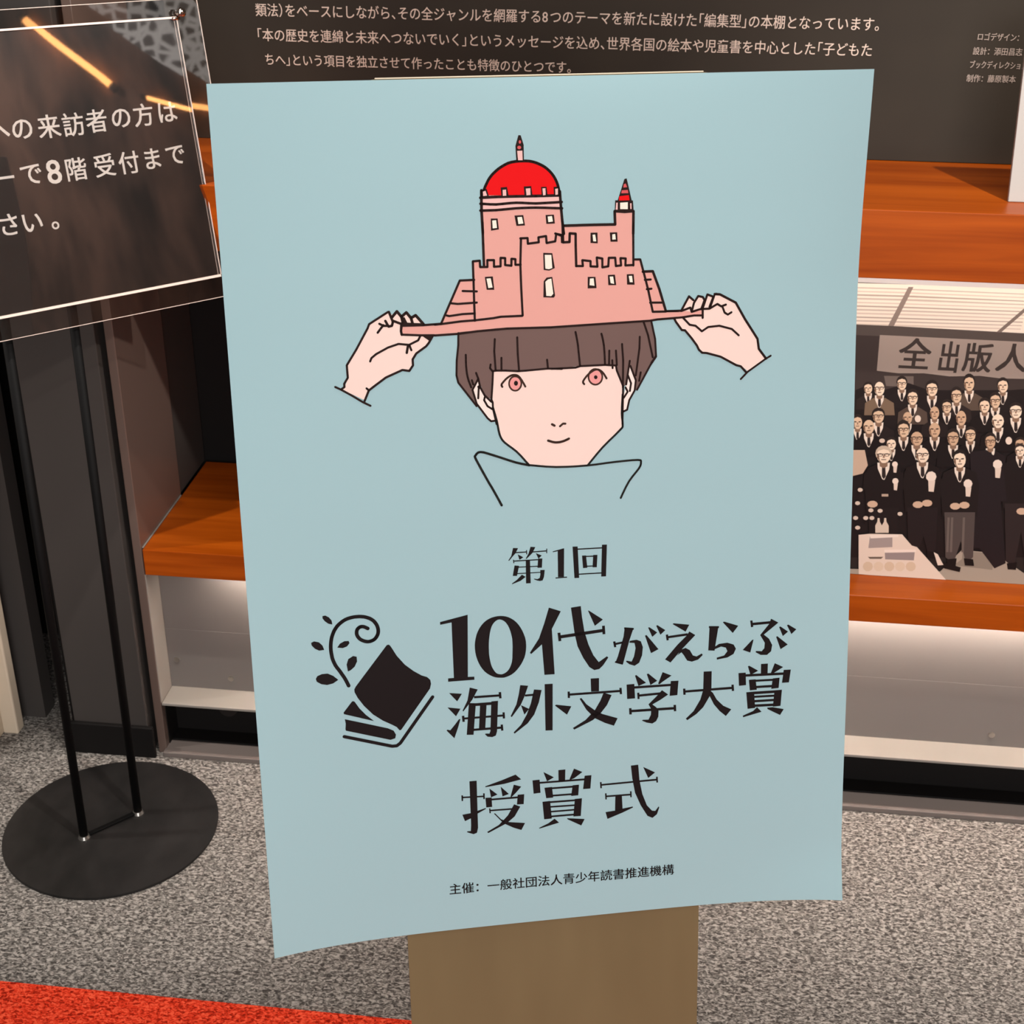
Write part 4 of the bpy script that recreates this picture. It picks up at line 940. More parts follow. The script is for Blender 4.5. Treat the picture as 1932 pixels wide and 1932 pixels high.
["2a211d",3015,6796,3012,6747,2994,6706,2963,6683,2927,6680,2891,6700,2864,6738,2850,6786,2853,6835,2871,6875,2902,6899,2938,6901,2974,6881,3001,6844],
["dfbf9f",3005,6759,3004,6712,2989,6673,2964,6650,2933,6649,2903,6668,2880,6705,2868,6752,2870,6799,2884,6838,2909,6860,2940,6862,2969,6843,2993,6806],
["7a5a46",2869,6773,2888,6768,2902,6692,2929,6652,2908,6666,2875,6720],
["2a211d",2861,6785,2870,6874,2920,6900,2980,6874,3005,6793,2985,6833,2926,6850,2872,6821],
["3a2a22",2920,6776,2886,6779,2889,6760,2921,6759],
["3a2a22",2948,6778,2981,6784,2983,6765,2951,6761],
["9a7560",2932,6765,2943,6765,2952,6726,2929,6724],
["5d4133",2917,6702,2970,6708,2966,6695,2921,6692],
["140e0d",2916,6211,2907,6436,3030,6534,3127,6563,3230,6545,3374,6464,3418,6241],
["ecdccb",3050,6584,3199,6593,3202,6501,3160,6357,3134,6365,3064,6502],
["2c2220",3111,6533,3151,6535,3173,6405,3151,6366,3123,6402],
["8a6c57",3068,6641,3168,6647,3177,6542,3133,6513,3084,6537],
["dfbf9f",3194,6702,3192,6651,3174,6609,3143,6584,3107,6582,3071,6603,3044,6642,3030,6692,3032,6743,3050,6785,3080,6809,3117,6811,3152,6791,3180,6752],
["7a5a46",3031,6715,3053,6710,3069,6628,3102,6585,3077,6600,3038,6658],
["3a2a22",3093,6719,3052,6722,3054,6701,3093,6701],
["3a2a22",3125,6721,3165,6728,3167,6708,3129,6703],
["9a7560",3106,6707,3120,6708,3130,6665,3103,6663],
["5d4133",3087,6639,3151,6646,3147,6633,3092,6628],
["140e0d",3445,6182,3434,6407,3555,6504,3652,6534,3754,6516,3898,6435,3944,6212],
["ecdccb",3574,6555,3723,6564,3726,6471,3686,6328,3660,6336,3589,6473],
["2c2220",3636,6503,3675,6506,3699,6376,3677,6337,3649,6373],
["8a6c57",3591,6616,3690,6621,3701,6513,3658,6484,3608,6507],
["2a211d",3726,6721,3724,6665,3702,6619,3666,6592,3623,6589,3580,6612,3547,6655,3530,6710,3533,6766,3555,6812,3591,6839,3634,6841,3677,6819,3709,6776],
["dfbf9f",3715,6680,3714,6626,3697,6581,3667,6555,3631,6553,3595,6575,3567,6617,3552,6671,3553,6725,3570,6769,3600,6795,3636,6797,3672,6775,3700,6733],
["7a5a46",3552,6695,3575,6690,3593,6602,3626,6556,3601,6573,3561,6634],
["2a211d",3543,6708,3552,6810,3612,6841,3685,6811,3715,6718,3691,6764,3620,6783,3556,6750],
["3a2a22",3614,6699,3574,6702,3576,6680,3615,6680],
["4b382e",3626,6688,3622,6672,3607,6661,3587,6660,3569,6669,3561,6685,3565,6701,3580,6712,3601,6713,3618,6704],
["dfbf9f",3616,6685,3613,6675,3603,6669,3589,6668,3578,6673,3572,6683,3575,6692,3585,6699,3599,6700,3611,6694],
["3a2a22",3647,6700,3686,6708,3689,6687,3651,6682],
["4b382e",3703,6693,3698,6677,3683,6666,3663,6665,3646,6674,3637,6689,3642,6705,3657,6716,3677,6717,3694,6708],
["dfbf9f",3692,6690,3689,6680,3679,6673,3666,6672,3654,6678,3649,6687,3651,6697,3662,6703,3675,6704,3687,6699],
["3a2a22",3548,6703,3711,6712,3712,6702,3549,6692],
["9a7560",3628,6686,3641,6687,3653,6641,3625,6639],
["5d4133",3610,6614,3674,6620,3670,6607,3615,6602],
["140e0d",3910,6210,3897,6435,4017,6531,4113,6561,4215,6543,4359,6462,4407,6240],
["ecdccb",4036,6582,4184,6591,4188,6499,4150,6356,4123,6364,4052,6500],
["2c2220",4097,6530,4137,6533,4161,6404,4140,6365,4112,6401],
["8a6c57",4052,6642,4151,6648,4162,6540,4120,6511,4070,6534],
["cfab8b",4175,6706,4174,6652,4158,6608,4128,6582,4092,6580,4056,6602,4028,6644,4012,6697,4013,6751,4030,6795,4059,6821,4095,6823,4131,6801,4159,6760],
["7a5a46",4013,6722,4035,6716,4054,6629,4087,6583,4062,6599,4022,6661],
["3a2a22",4074,6725,4034,6728,4037,6707,4075,6706],
["3a2a22",4107,6727,4146,6735,4149,6713,4111,6708],
["9a7560",4088,6712,4101,6713,4113,6668,4086,6666],
["5d4133",4071,6641,4134,6647,4130,6633,4076,6629],
["140e0d",4468,6204,4454,6410,4562,6499,4649,6524,4743,6509,4875,6435,4921,6232],
["ecdccb",4578,6546,4713,6553,4718,6469,4685,6338,4661,6345,4594,6470],
["2c2220",4635,6498,4671,6500,4695,6382,4676,6346,4650,6379],
["8a6c57",4593,6597,4683,6603,4694,6506,4656,6480,4610,6501],
["2a211d",4714,6690,4713,6641,4694,6601,4662,6577,4622,6575,4583,6594,4553,6632,4537,6680,4538,6729,4557,6769,4590,6792,4629,6794,4668,6775,4698,6738],
["dfbf9f",4705,6654,4705,6606,4690,6567,4663,6545,4630,6543,4597,6562,4571,6599,4557,6645,4557,6693,4572,6731,4599,6754,4632,6756,4664,6737,4691,6700],
["7a5a46",4557,6667,4578,6662,4595,6586,4625,6546,4603,6560,4565,6614],
["2a211d",4548,6678,4555,6767,4609,6794,4675,6768,4704,6687,4682,6727,4617,6743,4559,6714],
["3a2a22",4613,6670,4576,6672,4579,6654,4614,6653],
["4b382e",4624,6661,4621,6647,4607,6637,4589,6636,4573,6644,4565,6658,4568,6672,4582,6681,4600,6682,4616,6674],
["dfbf9f",4615,6658,4612,6650,4603,6644,4591,6643,4580,6648,4575,6656,4578,6664,4587,6670,4599,6671,4610,6666],
["3a2a22",4643,6672,4678,6678,4681,6660,4647,6655],
["4b382e",4693,6665,4690,6651,4676,6641,4658,6640,4642,6648,4634,6662,4638,6676,4651,6685,4670,6686,4686,6678],
["dfbf9f",4684,6662,4681,6654,4672,6648,4660,6647,4649,6652,4644,6660,4647,6668,4656,6674,4668,6675,4679,6670],
["3a2a22",4553,6673,4701,6682,4702,6673,4554,6664],
["9a7560",4625,6659,4638,6659,4649,6620,4624,6618],
["5d4133",4610,6596,4668,6602,4665,6590,4615,6586],
["140e0d",3644,6025,3631,6270,3762,6376,3867,6410,3978,6389,4134,6300,4186,6058],
["ecdccb",3783,6430,3944,6440,3948,6340,3905,6185,3877,6193,3800,6341],
["2c2220",3849,6375,3893,6377,3918,6236,3895,6194,3865,6233],
["8a6c57",3802,6487,3910,6493,3920,6385,3874,6354,3820,6379],
["cfab8b",3937,6549,3935,6498,3916,6455,3884,6431,3844,6428,3806,6449,3776,6488,3760,6539,3762,6590,3782,6632,3814,6656,3854,6659,3892,6638,3922,6599],
["7a5a46",3761,6562,3786,6557,3803,6474,3839,6431,3812,6447,3770,6504],
["3a2a22",3828,6566,3784,6568,3787,6548,3829,6548],
["4b382e",3841,6556,3837,6541,3820,6530,3798,6529,3779,6537,3770,6552,3775,6567,3792,6577,3814,6579,3833,6571],
["cfab8b",3830,6553,3827,6544,3815,6537,3801,6537,3788,6541,3783,6550,3786,6559,3797,6566,3812,6566,3824,6562],
["3a2a22",3864,6568,3906,6575,3909,6555,3868,6550],
["4b382e",3924,6561,3919,6546,3903,6535,3881,6534,3862,6542,3853,6557,3858,6572,3874,6582,3896,6584,3915,6575],
["cfab8b",3912,6558,3909,6548,3898,6542,3883,6541,3871,6546,3865,6555,3869,6564,3880,6570,3894,6571,3907,6566],
["3a2a22",3756,6569,3933,6579,3935,6569,3758,6559],
["9a7560",3843,6554,3857,6554,3869,6512,3839,6510],
["5d4133",3823,6486,3891,6492,3887,6479,3828,6475],
["140e0d",4203,6089,4189,6315,4308,6412,4404,6441,4506,6423,4650,6342,4700,6120],
["ecdccb",4326,6462,4474,6471,4479,6379,4441,6236,4415,6244,4343,6380],
["2c2220",4388,6411,4427,6413,4453,6284,4432,6245,4403,6281],
["8a6c57",4342,6523,4441,6529,4453,6420,4411,6392,4361,6415],
["2a211d",4475,6629,4473,6573,4453,6527,4417,6499,4374,6497,4331,6519,4298,6562,4280,6618,4282,6674,4303,6720,4338,6746,4381,6749,4424,6727,4457,6684],
["cfab8b",4464,6588,4464,6533,4448,6488,4419,6462,4383,6460,4346,6483,4318,6525,4302,6578,4303,6632,4319,6677,4348,6702,4384,6705,4420,6683,4449,6641],
["7a5a46",4302,6603,4325,6597,4344,6510,4378,6464,4352,6480,4312,6542],
["2a211d",4292,6616,4300,6718,4360,6748,4432,6719,4464,6626,4439,6672,4368,6691,4305,6657],
["3a2a22",4364,6606,4323,6609,4326,6588,4364,6587],
["4b382e",4376,6596,4372,6580,4357,6569,4337,6568,4319,6577,4311,6592,4315,6608,4330,6619,4350,6620,4367,6611],
["cfab8b",4366,6593,4363,6583,4353,6576,4339,6576,4328,6581,4322,6590,4325,6600,4335,6606,4348,6607,4360,6602],
["3a2a22",4396,6608,4435,6616,4438,6594,4401,6589],
["4b382e",4452,6600,4448,6584,4433,6573,4413,6572,4395,6581,4387,6597,4391,6613,4406,6624,4426,6625,4443,6616],
["cfab8b",4441,6597,4439,6587,4429,6581,4415,6580,4403,6585,4398,6595,4401,6604,4411,6611,4424,6612,4436,6606],
["3a2a22",4297,6610,4460,6620,4461,6609,4299,6600],
["9a7560",4377,6593,4391,6594,4403,6548,4376,6547],
["5d4133",4361,6522,4424,6528,4420,6514,4366,6510],
["1e1617",4781,6102,4765,6309,4873,6397,4960,6423,5053,6408,5186,6334,5233,6130],
["ecdccb",4889,6444,5023,6452,5029,6367,4996,6237,4972,6244,4905,6368],
["2c2220",4946,6397,4982,6399,5006,6280,4987,6245,4961,6277],
["8a6c57",4903,6501,4992,6506,5005,6405,4967,6379,4921,6400],
["2a211d",5022,6600,5022,6547,5003,6504,4971,6478,4932,6476,4893,6497,4861,6538,4845,6589,4846,6642,4864,6685,4896,6710,4935,6712,4974,6691,5005,6651],
["cfab8b",5013,6561,5014,6510,5000,6468,4973,6444,4940,6442,4907,6463,4880,6502,4865,6552,4865,6603,4879,6645,4905,6669,4938,6671,4971,6650,4998,6611],
["7a5a46",4865,6575,4886,6570,4904,6488,4936,6445,4913,6460,4875,6518],
["2a211d",4856,6587,4862,6683,4915,6711,4982,6684,5012,6596,4989,6640,4924,6657,4866,6626],
["3a2a22",4921,6578,4884,6581,4887,6561,4922,6561],
["4b382e",4932,6569,4929,6554,4916,6544,4897,6543,4881,6551,4873,6565,4877,6581,4890,6591,4908,6592,4925,6583],
["cfab8b",4923,6566,4921,6557,4912,6551,4899,6550,4889,6555,4883,6563,4886,6573,4895,6579,4907,6579,4918,6574],
["3a2a22",4951,6580,4986,6587,4989,6567,4955,6563],
["4b382e",5002,6573,4998,6558,4985,6548,4966,6547,4950,6555,4942,6569,4946,6585,4959,6595,4977,6596,4994,6587],
["cfab8b",4992,6570,4990,6561,4981,6555,4968,6554,4958,6559,4953,6567,4955,6577,4964,6583,4976,6583,4987,6578],
["3a2a22",4861,6582,5009,6591,5010,6581,4862,6572],
["9a7560",4934,6566,4946,6567,4958,6524,4933,6523],
["5d4133",4920,6499,4977,6505,4974,6492,4925,6488],
["140e0d",3320,6025,3312,6215,3414,6296,3495,6319,3580,6306,3701,6238,3739,6051],
["ecdccb",3429,6341,3554,6348,3557,6269,3523,6149,3501,6155,3442,6270],
["2c2220",3481,6296,3514,6298,3534,6189,3515,6156,3492,6186],
["8a6c57",3445,6385,3528,6389,3536,6304,3500,6280,3458,6299],
["2a211d",3559,6465,3557,6423,3538,6388,3507,6367,3471,6365,3435,6382,3408,6414,3395,6456,3398,6498,3417,6533,3447,6554,3484,6556,3519,6539,3546,6507],
["f3dcc2",3550,6434,3548,6393,3533,6359,3508,6339,3477,6337,3447,6354,3424,6385,3413,6426,3414,6467,3429,6501,3454,6521,3485,6522,3515,6506,3538,6474],
["7a5a46",3413,6445,3432,6440,3446,6374,3473,6340,3452,6352,3420,6399],
["2a211d",3405,6454,3415,6532,3465,6555,3526,6533,3550,6463,3530,6498,3471,6512,3417,6486],
["3a2a22",3465,6448,3431,6450,3433,6433,3465,6433],
["3a2a22",3493,6449,3525,6455,3528,6439,3496,6435],
["9a7560",3476,6438,3488,6439,3497,6404,3474,6403],
["5d4133",3461,6383,3514,6389,3511,6378,3465,6374],
["140e0d",5237,6143,5221,6330,5318,6410,5396,6432,5481,6420,5601,6353,5646,6168],
["ecdccb",5331,6454,5453,6461,5459,6383,5431,6264,5409,6271,5347,6384],
["2c2220",5384,6410,5416,6411,5439,6304,5423,6272,5398,6302],
["8a6c57",5345,6497,5426,6502,5437,6417,5403,6394,5361,6413],
["2a211d",5454,6577,5453,6535,5436,6500,5407,6480,5371,6478,5336,6494,5308,6526,5293,6567,5294,6609,5311,6644,5340,6664,5376,6666,5411,6650,5439,6618],
["cfab8b",5445,6546,5445,6505,5432,6472,5408,6452,5378,6450,5348,6467,5325,6498,5311,6538,5312,6579,5325,6612,5349,6631,5379,6633,5408,6617,5432,6586],
["7a5a46",5311,6556,5330,6552,5346,6487,5374,6453,5353,6465,5320,6511],
["2a211d",5303,6566,5310,6643,5358,6666,5418,6644,5445,6574,5424,6609,5365,6623,5313,6597],
["3a2a22",5362,6559,5329,6561,5331,6545,5363,6545],
["3a2a22",5389,6561,5421,6567,5424,6551,5393,6547],
["9a7560",5373,6550,5385,6550,5395,6516,5372,6515],
["5d4133",5360,6496,5412,6501,5409,6491,5365,6487],
["ead5c2",3865,6877,3864,6851,3855,6830,3838,6818,3818,6817,3798,6827,3783,6847,3775,6872,3776,6897,3786,6918,3803,6931,3823,6932,3842,6922,3858,6902],
["ead5c2",5253,6594,5253,6566,5243,6543,5226,6529,5204,6528,5183,6539,5167,6561,5157,6588,5158,6616,5167,6639,5185,6652,5206,6654,5227,6642,5244,6621],
["d8c0ac",3379,6484,3377,6467,3367,6453,3351,6445,3332,6444,3314,6450,3300,6463,3294,6479,3296,6495,3307,6509,3323,6517,3342,6518,3360,6512,3373,6500],
["a99c8c",1772,4164,4516,4267,4790,4676,5295,4656,5807,4323,6344,4546,6457,3903,1808,3747],
["8e8375",4808,4659,5297,4647,5311,4352,4705,4392,4814,4512],
["1a1312",5294,5460,5178,5997,5191,6206,5329,6292,5508,6302,5670,6235,5750,6033,5810,5494],
["2b2221",5313,5532,5768,5562,5906,4552,5816,4435,5637,5053,5630,4422,5489,4522],
["1a1312",5254,6032,5238,6220,5335,6301,5414,6323,5499,6310,5620,6243,5664,6058],
["ecdccb",5349,6344,5471,6352,5477,6273,5449,6154,5427,6161,5364,6274],
["2c2220",5401,6300,5434,6302,5457,6194,5441,6162,5416,6191],
["8a6c57",5362,6388,5444,6393,5455,6308,5421,6284,5379,6303],
["3a2f2a",5472,6468,5471,6426,5454,6391,5425,6370,5389,6368,5353,6385,5325,6417,5311,6459,5312,6501,5329,6535,5358,6556,5394,6558,5429,6541,5457,6509],
["f3dcc2",5463,6437,5463,6396,5450,6362,5426,6343,5396,6341,5366,6357,5342,6389,5329,6429,5329,6470,5343,6503,5367,6523,5396,6525,5426,6508,5450,6477],
["7a5a46",5329,6447,5348,6443,5364,6378,5392,6343,5371,6356,5337,6402],
["3a2f2a",5321,6457,5327,6534,5376,6557,5436,6535,5462,6466,5442,6500,5383,6514,5331,6488],
["3a2a22",5380,6450,5346,6452,5349,6436,5381,6436],
["3a2a22",5407,6452,5439,6458,5442,6442,5411,6438],
["9a7560",5391,6441,5402,6441,5413,6407,5390,6406],
["5d4133",5378,6387,5430,6392,5427,6382,5383,6378],
["100b0a",5510,4487,5662,4516,5669,4378,5543,4378],
["100b0a",5770,4524,5912,4516,5948,4398,5807,4397],
["1f181a",4664,6372,4900,6420,5172,6231,5336,5578,5246,5563,5494,4486,5338,4382,5049,4731,4909,4721,4823,5509],
["17100f",3243,5245,3148,5792,3170,6004,3314,6092,3499,6103,3662,6034,3734,5829,3773,5280],
["1b1413",3266,5318,3733,5349,3791,4643,3694,4525,3577,4831,3504,4512,3365,4613],
["17100f",3144,5634,3131,5922,3286,6046,3408,6088,3537,6062,3719,5958,3777,5674],
["ecdccb",3310,6109,3499,6120,3502,6005,3451,5822,3418,5832,3329,6006],
["2c2220",3388,6045,3438,6048,3467,5883,3439,5833,3404,5879],
["8a6c57",3334,6171,3460,6179,3470,6057,3416,6021,3353,6050],
["c9b49d",3509,6281,3504,6224,3475,6176,3428,6148,3373,6145,3320,6167,3280,6210,3261,6266,3267,6324,3295,6371,3342,6399,3397,6402,3450,6380,3490,6337],
["f3dcc2",3493,6239,3490,6183,3467,6137,3428,6110,3382,6108,3338,6130,3304,6172,3287,6226,3290,6282,3314,6328,3352,6354,3398,6357,3442,6335,3476,6293],
["7a5a46",3288,6251,3317,6246,3336,6157,3376,6111,3345,6127,3297,6190],
["c9b49d",3276,6265,3293,6369,3369,6401,3459,6372,3494,6278,3465,6324,3377,6342,3294,6307],
["3a2a22",3366,6256,3315,6259,3318,6237,3366,6237],
["4b382e",3381,6246,3376,6229,3356,6218,3331,6217,3309,6225,3299,6241,3305,6258,3324,6269,3350,6270,3372,6262],
["f3dcc2",3368,6242,3364,6232,3351,6226,3334,6225,3319,6230,3313,6239,3317,6249,3330,6256,3347,6257,3362,6252],
["3a2a22",3408,6259,3457,6267,3460,6245,3412,6240],
["4b382e",3478,6252,3472,6235,3453,6224,3427,6222,3405,6231,3395,6247,3401,6263,3421,6275,3446,6276,3468,6267],
["f3dcc2",3464,6248,3460,6238,3447,6231,3430,6230,3416,6236,3409,6245,3413,6255,3426,6262,3443,6263,3458,6258],
["3a2a22",3283,6259,3489,6272,3491,6261,3284,6248],
["9a7560",3383,6243,3400,6244,3413,6198,3378,6196],
["5d4133",3358,6170,3438,6177,3433,6163,3364,6158],
["100b0a",3385,4578,3541,4607,3542,4468,3414,4468],
["100b0a",3651,4615,3795,4606,3826,4488,3683,4487],
["18110f",3834,5293,3733,5837,3752,6049,3895,6136,4078,6147,4241,6079,4315,5874,4361,5327],
["1f1717",3856,5366,4320,5396,4392,4648,4297,4531,4171,4880,4109,4517,3968,4618],
["18110f",3748,5712,3733,5979,3875,6094,3988,6133,4108,6109,4278,6013,4334,5749],
["ecdccb",3897,6153,4071,6164,4076,6056,4031,5886,4000,5895,3916,6057],
["2c2220",3969,6094,4016,6096,4045,5943,4019,5897,3986,5939],
["8a6c57",3918,6215,4034,6222,4046,6105,3996,6071,3938,6098],
["f3dcc2",4064,6282,4062,6227,4042,6181,4006,6154,3964,6152,3922,6174,3889,6216,3873,6270,3875,6326,3896,6371,3931,6397,3973,6400,4015,6378,4047,6336],
["7a5a46",3874,6295,3900,6290,3919,6201,3958,6155,3929,6171,3883,6234],
["3a2a22",3946,6300,3899,6302,3901,6280,3947,6280],
["4b382e",3960,6289,3955,6273,3937,6262,3914,6260,3893,6269,3884,6285,3889,6301,3907,6312,3930,6314,3951,6305],
["f3dcc2",3948,6286,3944,6276,3932,6269,3917,6268,3903,6273,3897,6283,3900,6293,3912,6299,3928,6300,3942,6295],
["3a2a22",3984,6302,4030,6310,4033,6288,3989,6283],
["4b382e",4050,6295,4044,6278,4027,6267,4003,6266,3983,6274,3973,6290,3978,6307,3996,6318,4020,6319,4040,6310],
["f3dcc2",4037,6291,4034,6281,4022,6275,4006,6274,3992,6279,3986,6288,3990,6298,4002,6305,4018,6306,4031,6301],
["3a2a22",3868,6303,4060,6315,4061,6304,3870,6292],
["9a7560",3962,6287,3978,6288,3990,6241,3958,6240],
["5d4133",3940,6214,4015,6221,4010,6207,3946,6201],
["100b0a",3989,4583,4144,4612,4146,4474,4019,4474],
["100b0a",4253,4620,4397,4611,4429,4494,4287,4493],
["1a1312",4410,5250,4303,5794,4320,6005,4461,6092,4643,6103,4806,6035,4883,5831,4934,5284],
["4f4541",4431,5323,4893,5353,4980,4560,4887,4443,4751,4838,4699,4429,4558,4530],
["1a1312",4337,5691,4321,5939,4451,6046,4555,6080,4666,6060,4824,5971,4879,5726],
["ecdccb",4470,6101,4632,6111,4637,6010,4597,5853,4568,5862,4489,6012],
["2c2220",4538,6045,4581,6048,4609,5906,4586,5863,4555,5902],
["8a6c57",4488,6167,4595,6174,4609,6056,4563,6024,4508,6050],
["231b18",4632,6282,4631,6221,4608,6171,4570,6142,4522,6139,4476,6163,4439,6210,4420,6269,4422,6329,4445,6379,4483,6408,4531,6411,4577,6387,4613,6341],
["f3dcc2",4621,6237,4621,6179,4603,6130,4571,6102,4532,6100,4493,6124,4461,6169,4444,6226,4445,6285,4463,6333,4494,6361,4534,6363,4573,6339,4604,6295],
["7a5a46",4444,6253,4469,6247,4490,6153,4526,6103,4499,6121,4455,6187],
["231b18",4433,6267,4442,6377,4507,6410,4586,6378,4620,6278,4593,6328,4516,6348,4447,6312],
["3a2a22",4511,6257,4467,6260,4471,6237,4512,6236],
["3a2a22",4547,6259,4589,6267,4592,6244,4552,6239],
["9a7560",4526,6243,4541,6244,4554,6195,4524,6193],
["5d4133",4509,6166,4577,6173,4573,6158,4514,6153],
["100b0a",4579,4495,4733,4524,4737,4386,4611,4386],
["100b0a",4842,4532,4986,4524,5019,4406,4877,4405],
["6a5e57",4490,5237,4524,5239,4592,4625,4555,4623],
["6a5e57",4544,5241,4578,5243,4647,4629,4610,4626],
["6a5e57",4721,5252,4755,5255,4826,4642,4789,4639],
["120c0b",4441,4467,4820,4364,4816,4279,4571,4327],
["e3d0bf",4366,4609,4433,4577,4546,4390,4461,4375],
["ecd9c8",4226,5929,4216,5870,4173,5836,4118,5844,4076,5889,4068,5951,4096,6000,4148,6014,4200,5986],
["e2cdbb",4113,5852,4217,5859,4221,5665,4143,5669],
["ecd9c8",4780,5842,4772,5791,4736,5762,4689,5769,4654,5807,4646,5860,4670,5902,4713,5914,4757,5890],
["e2cdbb",4685,5776,4773,5781,4778,5617,4712,5620],
["ecd9c8",3620,6101,3614,6069,3590,6051,3560,6055,3537,6079,3533,6113,3549,6140,3578,6148,3606,6133],
["e2cdbb",3557,6059,3615,6063,3615,5957,3573,5959],
["ecd9c8",3668,5816,3661,5780,3635,5759,3602,5764,3577,5791,3572,5828,3590,5858,3622,5867,3652,5850],
["e2cdbb",3599,5769,3662,5773,3663,5656,3616,5659],
["ecd9c8",5172,6196,5164,6144,5127,6114,5078,6120,5040,6160,5032,6215,5056,6259,5102,6271,5148,6246],
["e2cdbb",5074,6128,5166,6134,5172,5962,5103,5966],
["cfae93",4092,5435,4081,5398,4044,5374,3994,5371,3951,5390,3931,5424,3942,5461,3979,5485,4029,5488,4072,5469],
["cfae93",4227,5470,4217,5434,4180,5410,4130,5406,4087,5426,4067,5460,4077,5496,4115,5521,4164,5524,4207,5505],
["cfae93",4658,5445,4648,5409,4611,5384,4561,5381,4518,5400,4498,5435,4508,5471,4545,5495,4594,5498,4637,5479],
["cfae93",4793,5472,4783,5435,4746,5411,4697,5408,4654,5427,4634,5461,4644,5497,4681,5522,4730,5525,4773,5506],
["cfae93",3401,5399,3390,5362,3352,5338,3302,5334,3258,5354,3239,5388,3250,5425,3288,5449,3338,5453,3381,5433],
["cfae93",5664,5422,5655,5386,5619,5361,5570,5358,5527,5377,5506,5412,5515,5448,5551,5472,5600,5475,5643,5456],
["b9a08c",3438,5580,3539,5586,3545,5542,3444,5536],
["c9ac94",2873,6299,3095,6313,3171,6057,3111,5913,2923,5848],
["d8c4b2",3145,5632,3136,5607,3108,5594,3078,5603,3064,5627,3073,5653,3100,5665,3130,5656],
["d8c4b2",3132,5399,3123,5373,3096,5361,3066,5370,3051,5394,3060,5420,3088,5432,3117,5424],
["d8c4b2",3182,4968,3173,4942,3145,4929,3115,4938,3100,4963,3109,4989,3137,5002,3167,4993],
["d8c4b2",3350,5288,3341,5262,3313,5249,3283,5258,3268,5282,3277,5308,3305,5321,3335,5312],
["d8c4b2",3491,5288,3482,5262,3455,5250,3425,5258,3410,5283,3419,5309,3446,5321,3476,5312],
["d8c4b2",3287,5148,3278,5122,3251,5109,3221,5118,3206,5143,3215,5169,3242,5181,3272,5173],
["d8c4b2",3131,5138,3122,5111,3094,5099,3064,5108,3049,5132,3058,5159,3086,5171,3116,5162],
["d8c4b2",3381,5154,3372,5128,3345,5116,3315,5124,3300,5149,3309,5175,3336,5188,3366,5179],
["d8c4b2",3801,5254,3793,5228,3766,5216,3736,5225,3721,5249,3729,5275,3756,5287,3786,5279],
["e6d2c0",3171,4839,3342,4870,3838,4894,4013,4704,4095,4683,4624,4125,4363,4106,3252,4129],
["a4958f",3348,4824,3693,4857,3718,4656,3349,4612],
["988a86",3608,4575,4074,4598,4079,4441,3634,4428],
["f0dfd0",3344,4851,3784,4885,3789,4841,3360,4788],
["f0dfd0",3597,4602,4085,4636,4091,4590,3612,4547],
["d8bfa4",3459,4285,3450,4231,3414,4196,3365,4192,3321,4222,3300,4273,3309,4327,3345,4362,3394,4366,3438,4336],
["e0c9b0",3626,4297,3618,4243,3582,4208,3532,4204,3489,4234,3467,4285,3476,4339,3512,4374,3561,4377,3605,4348],
["d8bfa4",3793,4309,3784,4255,3749,4220,3700,4216,3656,4246,3634,4297,3643,4351,3679,4386,3728,4389,3771,4360],
["e0c9b0",3959,4321,3951,4267,3915,4232,3866,4228,3823,4258,3801,4309,3809,4363,3845,4398,3894,4401,3937,4372],
["d8bfa4",4125,4332,4117,4279,4082,4244,4033,4240,3989,4270,3967,4321,3975,4374,4011,4409,4060,4413,4103,4383],
["6f6155",3359,4455,3597,4472,3570,4433,3395,4420],
["d9c6b2",3523,4900,3507,5027,3533,5101,3528,5164,3560,5166,3570,5104,3614,5034,3629,4907],
["d9c6b2",3424,4893,3408,5020,3431,5094,3427,5157,3458,5159,3469,5097,3509,5027,3524,4900],
]
BANNER = 18
SIGN_TEXT = [('へ', 4.5, 291.1),('の', 36.8, 287.3),('来', 73.6, 286.1),('訪', 108.0, 284.2),('者', 141.6, 284.4),('の', 177.9, 283.2),('方', 211.8, 283.3),('は', 248.9, 282.4),('ー', -1.9, 230.0),('で', 35.0, 228.6),('8', 66.3, 227.3),('階', 98.5, 226.0),('受', 139.5, 225.1),('付', 175.7, 223.3),('ま', 212.1, 223.4),('で', 247.7, 223.1),('さ', -10.0, 170.0),('い', 21.7, 167.1),('。', 51.8, 158.0)]

# ================================================================== SETTING
carpet = mat('grey_loop_carpet', (150, 138, 126), 0.95, 0.1)
def carpet_nodes(m, dark, mid, light, sx=190, sy=330):
    nt = m.node_tree
    b = nt.nodes['Principled BSDF']
    tc = nt.nodes.new('ShaderNodeTexCoord')
    mp = nt.nodes.new('ShaderNodeMapping')
    mp.inputs['Scale'].default_value = (sx, sy, 200)
    n = nt.nodes.new('ShaderNodeTexNoise')
    n.inputs['Scale'].default_value = 1.0
    n.inputs['Detail'].default_value = 1.5
    n.inputs['Roughness'].default_value = 0.6
    n.inputs['Distortion'].default_value = 0.9
    r = nt.nodes.new('ShaderNodeValToRGB')
    e = r.color_ramp.elements
    e[0].position, e[1].position = 0.36, 0.64
    e[0].color, e[1].color = (*lin(dark), 1), (*lin(light), 1)
    k = e.new(0.5)
    k.color = (*lin(mid), 1)
    bp = nt.nodes.new('ShaderNodeBump')
    bp.inputs['Strength'].default_value = 0.6
    bp.inputs['Distance'].default_value = 0.003
    nt.links.new(tc.outputs['Object'], mp.inputs['Vector'])
    nt.links.new(mp.outputs['Vector'], n.inputs['Vector'])
    nt.links.new(n.outputs['Fac'], r.inputs['Fac'])
    nt.links.new(r.outputs['Color'], b.inputs['Base Color'])
    nt.links.new(n.outputs['Fac'], bp.inputs['Height'])
    nt.links.new(bp.outputs['Normal'], b.inputs['Normal'])
carpet_nodes(carpet, (66, 62, 59), (116, 111, 106), (170, 163, 156), 150, 250)
